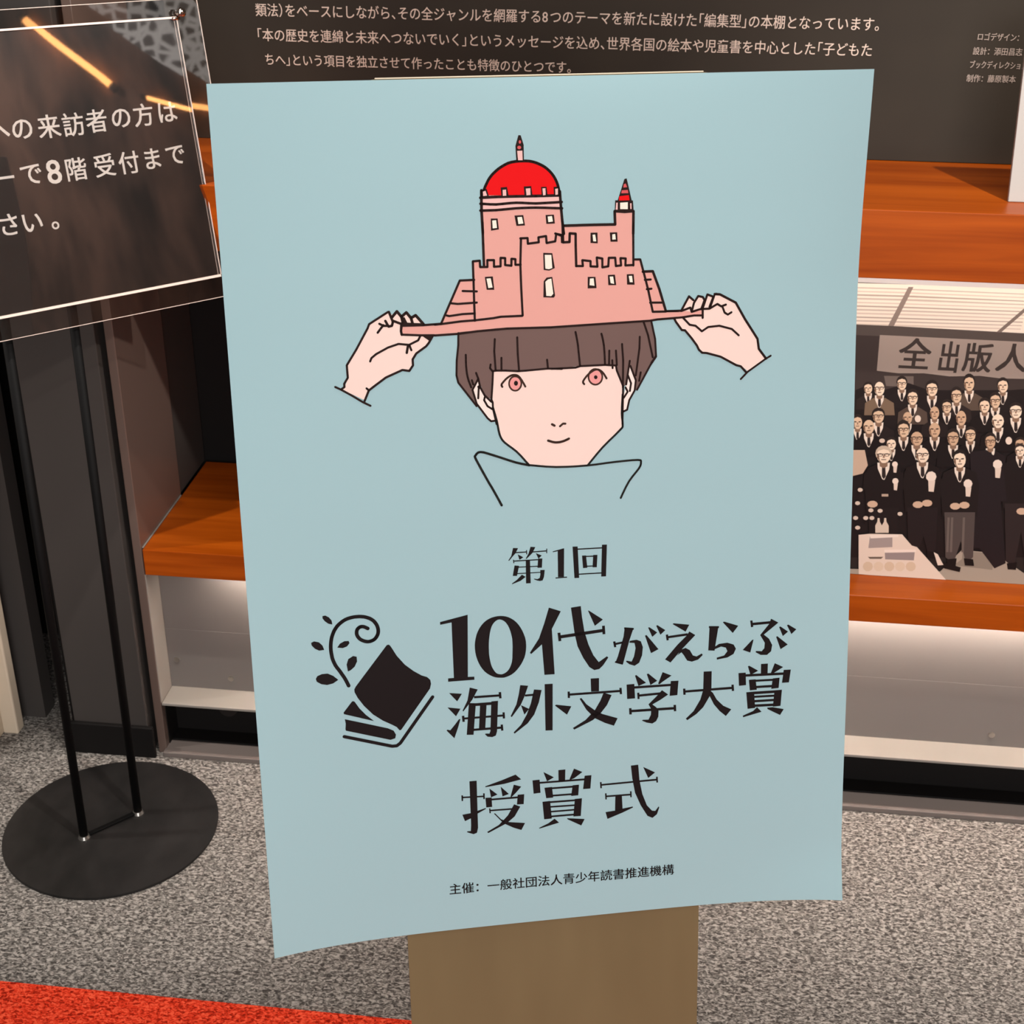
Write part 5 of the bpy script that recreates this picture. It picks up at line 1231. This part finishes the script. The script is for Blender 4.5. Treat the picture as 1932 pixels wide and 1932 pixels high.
red_carpet = mat('red_loop_carpet', (190, 50, 25), 0.95, 0.1)
carpet_nodes(red_carpet, (142, 26, 10), (222, 56, 30), (246, 94, 62), 150, 250)

dark_paint = mat('dark_grey_paint', (68, 63, 60), 0.55, 0.2)
black_paint = mat('matte_black_paint', (18, 15, 14), 0.7, 0.2)
brown_wall = textured('dark_brown_wall', (56, 50, 44), (63, 56, 48), (3, 3, 3), 0.65, 0.15)
cream = textured('cream_paint', (205, 188, 166), (212, 194, 172), (8, 8, 8), 0.6, 0.25)
ceil_m = mat('ceiling_grey', (120, 112, 104), 0.9, 0.1)
room_m = textured('room_wall_streaked', (16, 12, 11), (170, 128, 108), (2, 5.0, 1.6), 0.8, 0.2)  # strong streaks added to vary what the sign reflects

struct(obj('floor', bx(-4, 4, -4, 2.6, -0.05, 0.0), carpet))
struct(obj('wall_back', bx(-4, 4, 2.34, 2.5, 0, 2.9), black_paint))
struct(obj('ceiling', bx(-4, 4, -4, 2.6, 2.9, 3.0), ceil_m))
struct(obj('wall_right', bx(3.4, 3.5, -4, 2.4, 0, 2.9), room_m))
struct(obj('wall_rear', bx(-4, 4, -4.1, -4.0, 0, 2.9), room_m))
# dark partition between the door frame and the shelving
bm = bmesh.new()
box(bm, -1.003, -0.8695, 1.975, 2.03, 0.0, 2.6, 0.0015)
box(bm, -1.8, -1.10, 2.06, 2.10, 0.0, 2.6)
struct(obj('wall_left', bm, dark_paint))
struct(obj('dark_gap_strip', bx(-1.034, -1.0035, 2.03, 2.058, 0.0, 2.6), black_paint))  # black strip, darkness of the open gap put into its colour
struct(obj('baseboard_left', bx(-1.010, -0.858, 1.966, 1.9745, 0.0, 0.0635, 0.0015), black_paint))
bm = bmesh.new()
box(bm, -1.40, -1.157, 1.93, 2.03, 0.0, 2.5, 0.002)
box(bm, -1.157, -1.128, 2.004, 2.03, 0.0, 2.5, 0.003)
box(bm, -1.162, -1.1535, 1.93, 1.985, 0.0, 2.5, 0.002)
struct(obj('trim_1', bm, cream))

tag(obj('carpet_strip', bx(-0.905, 2.2, -0.6, 1.4275, 0.0, 0.004, 0.001), red_carpet), 'bright red-orange strip of carpet at the bottom edge beside the grey carpet', 'carpet')

# ================================================================== SHELVING
wood = textured('orange_brown_wood', (142, 57, 2), (184, 85, 14), (1.6, 26, 34), 0.34, 0.2, 5.0, 0.3, 0.7, 0.04, 0.0006, distortion=0.6)
metal = textured('grey_coated_metal', (108, 102, 98), (114, 108, 103), (2, 2, 2), 0.45, 0.35)
light_metal = textured('pale_coated_metal', (140, 133, 126), (147, 140, 132), (3, 3, 3), 0.5, 0.3)
gloss_side = mat('glossy_brown_side', (104, 86, 78), 0.22, 0.5)
steel = mat('steel_screw', (170, 165, 158), 0.3, 0.5, 0.9)
XL, XR = -0.842, 2.3
sh = empty('shelf_unit', 'built-in shelving of orange wood boards and grey metal along the dark wall', 'shelving', (0, 2.15, 0))
T0 = Matrix.Translation((0, -2.15, 0))
def part(name, bm, m, parent=None, **k):
    return obj(name, bm, m, sh if parent is None else parent, T0 if parent is None else None, **k)
part('shelf_board', bx(XL, XR, 1.985, 2.33, 0.925, 1.023, 0.0015), wood)['label'] = 'thick upper wooden shelf'
part('shelf_board', bx(XL, XR, 1.985, 2.33, 0.364, 0.412, 0.0015), wood)['label'] = 'thinner lower wooden shelf'
part('side_panel', bx(-0.858, -0.8435, 1.985, 2.19, 0.0, 2.4, 0.001), gloss_side)
part('rear_side_panel', bx(-0.858, -0.846, 2.194, 2.335, 0.412, 2.4, 0.001), dark_paint)
part('lit_side_sheet', bx(-0.8436, -0.842, 1.986, 2.0395, 0.1065, 0.3635, 0.0004), light_metal)  # thin pale sheet, LED light on the side panel put into its colour
bp_ = part('back_panel', bx(XL, XR, 2.040, 2.055, 0.105, 0.364), metal)
part('seam_strip', bx(XL, XR, 2.0394, 2.040, 0.105, 0.2265, 0.0002), metal)
def screw(x, z, y=2.0385):
    bm = bmesh.new()
    cyl(bm, (x, y - 0.0012, z), (x, y + 0.001, z), 0.0052, 20)
    cyl(bm, (x, y - 0.0022, z), (x, y - 0.0012, z), 0.0042, 20, 0.0026)
    return obj('screw', bm, steel, bp_, None, smooth=False)
for x, z in ((-0.8266, 0.1636), (-0.7316, 0.1314), (0.5752, 0.1291), (-0.2, 0.1300), (0.18, 0.1295)):
    screw(x, z)
part('ledge', bx(XL, XR, 1.985, 2.040, 0.1015, 0.1065, 0.0008), light_metal)
part('plinth', bx(XL, XR, 2.045, 2.06, 0.0, 0.1015), black_paint)
part('plinth_foot', bx(XL, XR, 2.0125, 2.045, 0.0, 0.012, 0.001), black_paint)
pl = part('plinth_side', bx(-0.8435, -0.842, 2.0, 2.045, 0.0, 0.1015), black_paint)
for x in (-0.745, -0.675):
    part('plinth_cover', cyl(bmesh.new(), (x, 2.0435, 0.062), (x, 2.0452, 0.062), 0.0165, 24), mat('black_plastic', (34, 29, 27), 0.5, 0.3))
part('floor_trim', bx(XL - 0.004, XR, 1.972, 2.012, 0.0, 0.010, 0.0012), mat('grey_trim', (112, 102, 97), 0.5, 0.3))
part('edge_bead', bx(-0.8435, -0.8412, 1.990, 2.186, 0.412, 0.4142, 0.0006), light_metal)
led = emitter('warm_led', (1.0, 0.90, 0.80), 52.0)
part('led_strip', bx(-0.73, XR, 1.996, 2.006, 0.3600, 0.3638), led)['label'] = 'glowing strip under the lower shelf'

part('led_strip', bx(0.12, XR, 1.998, 2.006, 0.9215, 0.9248), emitter('soft_led', (1.0, 0.92, 0.82), 10.0))['label'] = 'glowing strip under the upper shelf'

# text panel on the back wall above the upper shelf
white_ink = mat('white_lettering', (236, 214, 198), 0.7, 0.2)
tp = empty('text_panel', 'dark brown wall panel with rows of white Japanese writing above the upper shelf', 'sign', (0, 2.30, 1.023))
MT = Matrix.Translation((0, -2.30, -1.023))
obj('board', bx(-0.815, 2.3, 2.275, 2.335, 1.024, 2.5), brown_wall, tp, MT)
bm = bmesh.new()
wall = lambda x, z: (x, 2.2742, z)
rows = (('類法）をベースにしながら、その全ジャンルを網羅する8つのテーマを新たに設けた「編集型」の本棚となっています。', -0.6690, 0.2865, 1.2165, 0),
        ('「本の歴史を連綿と未来へつないでいく」というメッセージを込め、世界各国の絵本や児童書を中心とした「子どもた', -0.6700, 0.2790, 1.1795, 0.0192),
        ('ちへ」という項目を独立させて作ったことも特徴のひとつです。', -0.6600, -0.1720, 1.1430, 0.0192))
for s, x0, x1, z, size in rows:
    add_row(bm, s, wall, x0, x1, z, 0.006, 1.12)
obj('main_lettering', bm, white_ink, tp, MT)
bm = bmesh.new()
for s, x0, x1, z in (('ロゴデザイン：', 0.4290, 0.4880, 1.2060), ('設計：添田昌志', 0.4250, 0.4960, 1.1855), ('ブックディレクション', 0.4235, 0.5060, 1.1660), ('制作：藤原製本', 0.4215, 0.4930, 1.1460)):
    add_text(bm, s, wall, x0, x1, z, 0.0118, 0.010, out=(0, -1, 0))
obj('credit_lettering', bm, mat('grey_lettering', (190, 172, 160), 0.7, 0.2), tp, MT)

# white placard leaning back on the upper shelf
o = tag(obj('white_placard', bx(0, 0.30, 0, 0.008, 0, 0.24, 0.001), mat('white_board', (190, 184, 178), 0.6, 0.3)), 'blank white board leaning back on the upper wooden shelf at the right edge', 'board')
o.location = (0.461, 2.05, 1.0235)
o.rotation_euler.x = -math.radians(12.6)

# framed group picture between the two shelves
INKS = {}
def ink(hexa):
    if hexa not in INKS:
        INKS[hexa] = mat('print_' + hexa, tuple(int(hexa[i:i + 2], 16) for i in (0, 2, 4)), 0.55, 0.25)
    return INKS[hexa]
gp = empty('group_photograph', 'large black-and-white print of a crowd of men in suits under a banner, between the shelves', 'photograph', (0.6, 2.06, 0.412))
MG = Matrix.Translation((-0.6, -2.06, -0.412))
GX0, GX1 = 0.10, 0.90
obj('backing_board', bx(GX0, GX1, 2.0545, 2.072, 0.412, 0.922), mat('grey_mount', (205, 200, 196), 0.6, 0.3), gp, MG)
mats, bm = [], bmesh.new()
def clip(pts, a, b, axis, keep_less):
    out = []
    for i in range(len(pts)):
        p, q = pts[i], pts[(i + 1) % len(pts)]
        ip = (p[axis] <= a) if keep_less else (p[axis] >= a)
        iq = (q[axis] <= a) if keep_less else (q[axis] >= a)
        if ip:
            out.append(p)
        if ip != iq:
            t = (a - p[axis]) / (q[axis] - p[axis])
            out.append((p[0] + (q[0] - p[0]) * t, p[1] + (q[1] - p[1]) * t))
    return out
def put(poly2, hexa, y):
    m = ink(hexa)
    if m not in mats:
        mats.append(m)
    tris = tessellate_polygon([[Vector((p[0], p[1], 0)) for p in poly2]])
    vs = [bm.verts.new((p[0], y, p[1])) for p in poly2]
    for t in tris:
        try:
            f = bm.faces.new([vs[i] for i in t])
            f.material_index = mats.index(m)
        except ValueError:
            pass
def clipped(pts):
    for a, ax, less in ((GX0 + 0.001, 0, False), (GX1 - 0.001, 0, True), (0.4125, 1, False), (0.8965, 1, True)):
        if len(pts) < 3:
            return pts
        pts = clip(pts, a, 0, ax, less)
    return pts
put([(GX0 + 0.001, 0.4125), (GX1 - 0.001, 0.4125), (GX1 - 0.001, 0.8965), (GX0 + 0.001, 0.8965)], '2a2320', 2.0544)
for i, row in enumerate(PICTURE):
    pts = [(row[k] / 10000, row[k + 1] / 10000) for k in range(1, len(row), 2)]
    pts = clipped(pts)
    if len(pts) >= 3:
        put(pts, row[0], 2.05435 - i * 0.000006)
    if i == BANNER:
        m = ink('3d342f')
        mats.append(m)
        for ch, x0, x1, z0, z1 in (('全', .3416, .3873, .7672, .8147), ('出', .4017, .4274, .7638, .8119), ('版', .4355, .4758, .7664, .8111), ('人', .4837, .5265, .7697, .8128)):
            vs, fs = text_geo(ch)
            a, b = min(v[0] for v in vs), max(v[0] for v in vs)
            c, d = min(v[1] for v in vs), max(v[1] for v in vs)
            impress(bm, [(x0 + (v[0] - a) / (b - a) * (x1 - x0), z0 + (v[1] - c) / (d - c) * (z1 - z0)) for v in vs], fs, lambda x, z: (x, 2.05434 - i * 0.000006, z), 0.0009, mats.index(m), (0, -0.15, 0))
obj('printed_picture', bm, mats, gp, MG)

# ================================================================== POSTER ON ITS STAND
PO = Vector((-0.0928, 1.2005, 0.9051))
EU = Vector((0.9653, 0.2612, 0.0004)).normalized()
EW = Vector((-0.2552, 0.9434, -0.2119)).normalized()
EV = EW.cross(EU).normalized()
MP = Matrix(((EU.x, -EV.x, -EW.x, PO.x), (EU.y, -EV.y, -EW.y, PO.y), (EU.z, -EV.z, -EW.z, PO.z), (0, 0, 0, 1)))   # x right, y up, z to the viewer
PW, PH = 0.594, 0.841
def back(u, v):
    a = min(1, max(0, u / PW + 0.5))
    t = min(1, max(0, v / PH + 0.5))
    cu = (2 * a - 1) ** 4
    side = hermite(t, (0, .16, .42, .7, 1), (0, 8, 10, 7, 0)) if a < 0.5 else hermite(t, (0, .22, .46, .69, .92, 1), (0, 20, 15, 11, 9, 0))
    return (20 * t * (1 - cu) + side * cu) / 1000
def on_sheet(u, v, lift):
    return Vector((u, -v, -back(u, v) + lift))

paper = mat('pale_blue_paper', (165, 199, 204), 0.6, 0.15)
nt = paper.node_tree
tc = nt.nodes.new('ShaderNodeTexCoord'); nz = nt.nodes.new('ShaderNodeTexNoise'); bpn = nt.nodes.new('ShaderNodeBump'); mpn = nt.nodes.new('ShaderNodeMapping')
mpn.inputs['Scale'].default_value = (2.2, 5.0, 1.0)
nz.inputs['Scale'].default_value = 1.6; nz.inputs['Detail'].default_value = 1.0
bpn.inputs['Strength'].default_value = 0.25; bpn.inputs['Distance'].default_value = 0.006
nt.links.new(tc.outputs['Object'], mpn.inputs['Vector']); nt.links.new(mpn.outputs['Vector'], nz.inputs['Vector'])
nt.links.new(nz.outputs['Fac'], bpn.inputs['Height']); nt.links.new(bpn.outputs['Normal'], nt.nodes['Principled BSDF'].inputs['Normal'])

bm = bmesh.new()
NU, NV = 40, 56
g0 = [[bm.verts.new(on_sheet(-PW / 2 + PW * i / NU, -PH / 2 + PH * j / NV, 0)) for i in range(NU + 1)] for j in range(NV + 1)]
g1 = [[bm.verts.new(on_sheet(-PW / 2 + PW * i / NU, -PH / 2 + PH * j / NV, -0.0005)) for i in range(NU + 1)] for j in range(NV + 1)]
for j in range(NV):
    for i in range(NU):
        bm.faces.new((g0[j + 1][i], g0[j + 1][i + 1], g0[j][i + 1], g0[j][i]))
        f = bm.faces.new((g1[j][i], g1[j][i + 1], g1[j + 1][i + 1], g1[j + 1][i]))
        f.material_index = 1
def rim(*q):
    bm.faces.new([bm.verts.new(v.co) for v in q]).material_index = 1
for i in range(NU):
    rim(g0[0][i], g0[0][i + 1], g1[0][i + 1], g1[0][i]); rim(g0[NV][i + 1], g0[NV][i], g1[NV][i], g1[NV][i + 1])
for j in range(NV):
    rim(g0[j + 1][0], g0[j][0], g1[j][0], g1[j + 1][0]); rim(g0[j][NU], g0[j + 1][NU], g1[j + 1][NU], g1[j][NU])
poster = obj('poster', bm, [paper, mat('white_paper_edge', (228, 236, 236), 0.6, 0.3)], None, MP, smooth=True)
tag(poster, 'pale blue poster with a castle-hatted figure and black Japanese title on the stand', 'poster')

INK = {'ink': (38, 20, 16), 'ink2': (70, 46, 36), 'line': (34, 32, 28), 'pink': (234, 170, 158), 'lpink': (244, 194, 188), 'red': (236, 8, 14), 'rose': (214, 90, 92),
       'cream': (255, 242, 224), 'skin': (252, 222, 210), 'ear': (255, 234, 224), 'hair': (118, 94, 88), 'iris': (240, 160, 155), 'black': (26, 19, 19)}
def artwork(name, rows, extra=None):
    bm = bmesh.new()
    keys = []
    def idx(c):
        if c not in keys:
            keys.append(c)
        return keys.index(c)
    def flat(loops, lift, mi):
        big = bmesh.new()
        pts = [Vector((x, y, 0)) for lp in loops for x, y in lp]
        tris = tessellate_polygon([[Vector((x, y, 0)) for x, y in lp] for lp in loops])
        vs = [big.verts.new(p) for p in pts]
        for t in tris:
            try:
                big.faces.new([vs[i] for i in t])
            except ValueError:
                pass
        for ax in (0, 1):
            lo, hi = min(p[ax] for p in pts), max(p[ax] for p in pts)
            k = math.ceil(lo / 0.02)
            while k * 0.02 < hi:
                co = Vector((0, 0, 0)); co[ax] = k * 0.02
                no = Vector((0, 0, 0)); no[ax] = 1
                bmesh.ops.bisect_plane(big, geom=big.verts[:] + big.edges[:] + big.faces[:], plane_co=co, plane_no=no, dist=1e-7)
                k += 1
        mp = {v: bm.verts.new(on_sheet(v.co.x, v.co.y, lift)) for v in big.verts}
        for f in big.faces:
            nf = bm.faces.new([mp[v] for v in f.verts])
            nf.material_index = mi
        big.free()
    def ribbon(pts, w, lift, mi):
        r = w / 2
        def fan(ps):
            try:
                f = bm.faces.new([bm.verts.new(on_sheet(x, y, lift)) for x, y in ps])
                f.material_index = mi
            except ValueError:
                pass
        for i, (x, y) in enumerate(pts):
            fan([(x + r * math.cos(2 * math.pi * k / 10), y - r * math.sin(2 * math.pi * k / 10)) for k in range(10)])
            if i:
                x0, y0 = pts[i - 1]
                L = math.hypot(x - x0, y - y0)
                if L > 1e-6:
                    nx, ny = -(y - y0) / L * r, (x - x0) / L * r
                    n = max(1, int(L / 0.02))
                    for k in range(n):
                        a, b = k / n, (k + 1) / n
                        xa, ya, xb, yb = x0 + (x - x0) * a, y0 + (y - y0) * a, x0 + (x - x0) * b, y0 + (y - y0) * b
                        fan([(xa + nx, ya + ny), (xb + nx, yb + ny), (xb - nx, yb - ny), (xa - nx, ya - ny)])
    for lay, c, kind, w, *loops in rows:
        lp = [[(l[k] / 10000, l[k + 1] / 10000) for k in range(0, len(l), 2)] for l in loops]
        lift = 0.0001 + lay * 0.00012
        if kind:
            ribbon(lp[0], w / 10000, lift, idx(c))
        else:
            flat(lp, lift, idx(c))
    if extra:
        extra(bm, idx('black'))
    for f in bm.faces:
        if f.normal.z < 0:
            f.normal_flip()
    bm.normal_update()
    for f in bm.faces:
        if f.normal.z < 0:
            f.normal_flip()
    return obj(name, bm, [mat('poster_' + k, INK[k], 0.6, 0.12) for k in keys], poster)
artwork('printed_illustration', ART_ART)['label'] = 'drawn face with brown bob under a pink castle hat with red dome'
artwork('printed_emblem', ART_EMBLEM)['label'] = 'black emblem of an open book with a curling sprout'
artwork('printed_heading', ART_T1)['label'] = 'small black heading'
artwork('printed_title', ART_T2)['label'] = 'large black two-line title'
artwork('printed_subtitle', ART_T3)['label'] = 'black subtitle of three characters'
def organiser(bm, mi):
    fn = lambda x, y: on_sheet(x, 0.3791 - y + 0.008 * x, 0.00025)
    add_text(bm, '主催：一般社団法人青少年読書推進機構', fn, -0.1170, 0.1185, 0, 0.0131, 0.012, mi)
artwork('printed_organiser', [], organiser)['label'] = 'thin small line of black writing'

# stand: plain olive-brown board behind the poster
khaki = textured('olive_brown_board', (116, 100, 68), (122, 106, 73), (14, 3, 3), 0.55, 0.3, 2.0)
cork = mat('cream_board_edge', (240, 222, 196), 0.6, 0.3)
tl = math.atan(0.020 / PH)
vt = -0.4214
EVb = (EV + EW * (0.020 / PH)).normalized()
NB = EU.cross(EVb).normalized()            # away from the viewer
top = PO + EU * -0.0075 + EV * vt + EW * 0.0030
L = (top.z - 0.0105) / -EVb.z
foot = top + EVb * L
MS = Matrix(((EU.x, -EVb.x, -NB.x, foot.x), (EU.y, -EVb.y, -NB.y, foot.y), (EU.z, -EVb.z, -NB.z, foot.z), (0, 0, 0, 1)))
st = empty('poster_stand', 'olive-brown leaning board stand carrying the pale blue poster', 'sign stand', foot)
st.location.z = 0.0
MSI = Matrix.Translation(-Vector((foot.x, foot.y, 0.0))) @ MS
hw = 0.1545
o = obj('board', rounded_prism(round_rect(-hw, hw, 0.0, L, 0.008, 6, (1, 1, 0, 0)), -0.004, 0.0), khaki, st, MSI)
obj('top_lip', bx(-hw + 0.008, hw - 0.008, L - 0.001, L + 0.0010, -0.004, -0.0004, 0.0004), cork, st, MSI)
yaw = math.atan2(EU.y, EU.x)
MB = Matrix.Rotation(yaw, 4, 'Z')
obj('base_plate', bx(-0.17, 0.17, -0.03, 0.26, 0.004, 0.010, 0.001), khaki, st, MB)
bm = bmesh.new()
box(bm, -0.02, 0.02, 0.02, 0.035, 0.006, 0.42)
obj('support_post', bm, khaki, st, MB @ Matrix.Translation((0, -0.0, 0)) @ Matrix.Rotation(math.radians(-9), 4, 'X'))

# ================================================================== VISITOR SIGN ON A ROUND BASE
SD = Vector((0.6812, 0.7321, 0.0)).normalized()
SN0 = Vector((0.7321, -0.6812, 0.0)).normalized()
tlt = 0.22
SN = (SN0 * math.cos(tlt) + Vector((0, 0, 1)) * math.sin(tlt)).normalized()
SU = (Vector((0, 0, 1)) * math.cos(tlt) - SN0 * math.sin(tlt)).normalized()
mid = Vector((-0.868, 1.7785, 0))
SP = mid + SN0 * 0.03 + Vector((0, 0, 0.85))
roll = Matrix.Rotation(math.radians(-1.5), 4, 'Z')
MSG = Matrix(((SD.x, SU.x, SN.x, SP.x - mid.x), (SD.y, SU.y, SN.y, SP.y - mid.y), (SD.z, SU.z, SN.z, SP.z), (0, 0, 0, 1))) @ roll
sg = empty('visitor_sign_stand', 'black two-pole sign stand on a round base holding a clear plate with white Japanese writing', 'sign stand', mid)
iron = textured('black_iron', (15, 14, 13), (40, 37, 36), (14, 9, 9), 0.5, 0.35, 5.0, 0.3, 0.75)
bm = bmesh.new()
bmesh.ops.create_cone(bm, cap_ends=True, segments=96, radius1=0.1734, radius2=0.1734, depth=0.004, matrix=Matrix.Translation((0.001, -0.0015, 0.002)))
bmesh.ops.bevel(bm, geom=[e for e in bm.edges if abs(e.verts[0].co.z - e.verts[1].co.z) < 1e-6], offset=0.0008, segments=2, affect='EDGES')
obj('round_base', bm, iron, sg)
pole_m = mat('black_pole', (8, 7, 7), 0.65, 0.12)
for s in (-1, 1):
    q = SD * (0.0482 * s)
    bm = bmesh.new()
    cyl(bm, (q.x, q.y, 0.004), (q.x + 0.009, q.y, 0.90), 0.0068, 24)
    pole = obj('pole', bm, pole_m, sg, smooth=True)
    bm = bmesh.new()
    cyl(bm, (q.x, q.y, 0.004), (q.x, q.y, 0.009), 0.0098, 24, 0.0078)
    obj('collar', bm, steel, pole)
bm = bmesh.new()
n0 = SN0 * -0.004
bar = bx(-0.0482, 0.0482, -0.004, 0.004, 0.004, 0.008, 0.001)
obj('cross_bar', bar, pole_m, sg, Matrix.Rotation(math.atan2(SD.y, SD.x), 4, 'Z'))
clear = acrylic('clear_acrylic', (0.93, 0.92, 0.91), 0.03)
cover = acrylic('clear_cover_sheet', (0.97, 0.96, 0.96), 0.05, 0.12, 3.0)
edge_m = mat('pale_acrylic_edge', (226, 204, 192), 0.35, 0.5)
OX0, OX1, OY0, OY1 = -0.317, 0.317, 0.021, 0.438
IX0, IX1, IY0, IY1 = -0.279, 0.279, 0.054, 0.412
plate = obj('clear_plate', rounded_prism(round_rect(OX0, OX1, OY0, OY1, 0.012, 6), -0.001, 0.0), clear, sg, MSG)
bm = bmesh.new()
def frame(bm, x0, x1, y0, y1, t, z0, z1):
    box(bm, x0 - t, x1 + t, y0 - t, y0, z0, z1); box(bm, x0 - t, x1 + t, y1, y1 + t, z0, z1)
    box(bm, x0 - t, x0, y0, y1, z0, z1); box(bm, x1, x1 + t, y0, y1, z0, z1)
frame(bm, OX0 + 0.0, OX1 - 0.0, OY0, OY1, 0.0007, -0.0016, 0.0002)
obj('plate_edge', bm, edge_m, plate)
black_sheet = mat('black_insert', (38, 32, 29), 0.35, 0.35)
sheet = obj('insert_sheet', bx(IX0, IX1, IY0, IY1, 0.0006, 0.0012), black_sheet, sg, MSG)
bm = bmesh.new()
box(bm, IX0, IX1, IY0, IY1, 0.0022, 0.0042)
obj('cover_sheet', bm, cover, sg, MSG)
bm = bmesh.new()
box(bm, IX0, IX1, IY0 - 0.0036, IY0, 0.0004, 0.0044); box(bm, IX0, IX1, IY1, IY1 + 0.0026, 0.0004, 0.0044)
box(bm, IX1, IX1 + 0.0009, IY0, IY1, 0.0004, 0.0044); box(bm, IX1 - 0.0034, IX1 - 0.0026, IY0, IY1, 0.0013, 0.0021); box(bm, IX0 - 0.0009, IX0, IY0, IY1, 0.0004, 0.0044)
obj('cover_edge', bm, edge_m, sg, MSG)
chrome = mat('chrome_knob', (210, 200, 190), 0.12, 0.5, 1.0)
for kx, ky in ((0.284, 0.419), (-0.284, 0.419)):
    bm = bmesh.new()
    cyl(bm, (kx, ky, 0.0), (kx, ky, 0.010), 0.0048, 20)
    bmesh.ops.create_uvsphere(bm, u_segments=20, v_segments=12, radius=0.0066, matrix=Matrix.Translation((kx, ky, 0.013)) @ Matrix.Diagonal((1, 1, 0.6, 1)))
    box(bm, kx - 0.012, kx, ky - 0.009, ky - 0.005, 0.0, 0.005)
    obj('knob', bm, chrome, sg, MSG, smooth=True)
c_, s_ = math.cos(math.radians(1.5)), math.sin(math.radians(1.5))
sign_white = mat('sign_white', (250, 240, 230), 0.6, 0.3)
for line in (SIGN_TEXT[:8], SIGN_TEXT[8:16], SIGN_TEXT[16:]):
    bm = bmesh.new()
    for ch, x, y in line:
        x, y = x / 1000, y / 1000
        add_text(bm, ch, lambda a, b: (a, b, 0.0016), x * c_ - y * s_, 0, x * s_ + y * c_, 0.044 if ch == '8' else 0.0325, 0.012, 0, True)
    obj('lettering', bm, sign_white, sheet)

# ================================================================== ADDED GLOWING SHAPES, out of view, only seen mirrored in the clear cover sheet
glow = emitter('warm_tube_glow', (1.0, 0.42, 0.13), 9.0)
def tube(name, label, p, q, r):  # unseen glowing tube, added and aimed to make a streak in the sign
    p, q = Vector(p), Vector(q)
    t = empty(name, label, 'added light', (p + q) / 2)
    c = (p + q) / 2
    bm = cyl(bmesh.new(), p - c, q - c, r, 16)
    obj('glowing_tube', bm, glow, t, smooth=True)
    for e in (p, q):
        bm = cyl(bmesh.new(), e - c + (p - q).normalized() * (0.03 if e is p else -0.03), e - c, r * 1.3, 16)
        obj('end_cap', bm, mat('added_tube_cap', (60, 54, 50), 0.5, 0.3), t)
tube('added_tube', 'added unseen warm glowing tube mirrored as the long diagonal streak in the black sign', (3.37, 0.34, 2.50), (3.37, 0.60, 2.13), 0.016)
tube('added_tube', 'added unseen warm glowing tube mirrored as the short streak beside the sign edge', (3.37, 0.76, 2.035), (3.37, 1.06, 1.90), 0.011)
helper = empty('added_lattice', 'added unseen glowing lattice screen mirrored in the top right corner of the black sign', 'added light', (3.39, 0.8, 2.3))  # glowing shape added for the grey pattern reflected in the sign
MX = Matrix.Translation((-3.39, -0.8, -2.3))
lat = emitter('lattice_glow', (1.0, 0.92, 0.86), 1.0)
nt = lat.node_tree
em = [n for n in nt.nodes if n.type == 'EMISSION'][0]
tc = nt.nodes.new('ShaderNodeTexCoord'); vo = nt.nodes.new('ShaderNodeTexVoronoi'); rp = nt.nodes.new('ShaderNodeValToRGB')
vo.feature = 'DISTANCE_TO_EDGE'; vo.inputs['Scale'].default_value = 19.0
rp.color_ramp.elements[0].position = 0.10; rp.color_ramp.elements[0].color = (1, 1, 1, 1)
rp.color_ramp.elements[1].position = 0.22; rp.color_ramp.elements[1].color = (0.12, 0.12, 0.12, 1)
nt.links.new(tc.outputs['Object'], vo.inputs['Vector']); nt.links.new(vo.outputs['Distance'], rp.inputs['Fac']); nt.links.new(rp.outputs['Color'], em.inputs['Strength'])
bm = bmesh.new()
q = [(0.60, 2.50), (1.05, 2.00), (1.22, 2.02), (1.20, 2.30), (0.80, 2.62)]
a = [bm.verts.new((3.375, y, z)) for y, z in q]
c = [bm.verts.new((3.390, y, z)) for y, z in q]
bm.faces.new(a); bm.faces.new(list(reversed(c)))
for i in range(5):
    bm.faces.new((a[i], c[i], c[(i + 1) % 5], a[(i + 1) % 5]))
bmesh.ops.recalc_face_normals(bm, faces=bm.faces[:])
obj('lattice_panel', bm, lat, helper, MX)
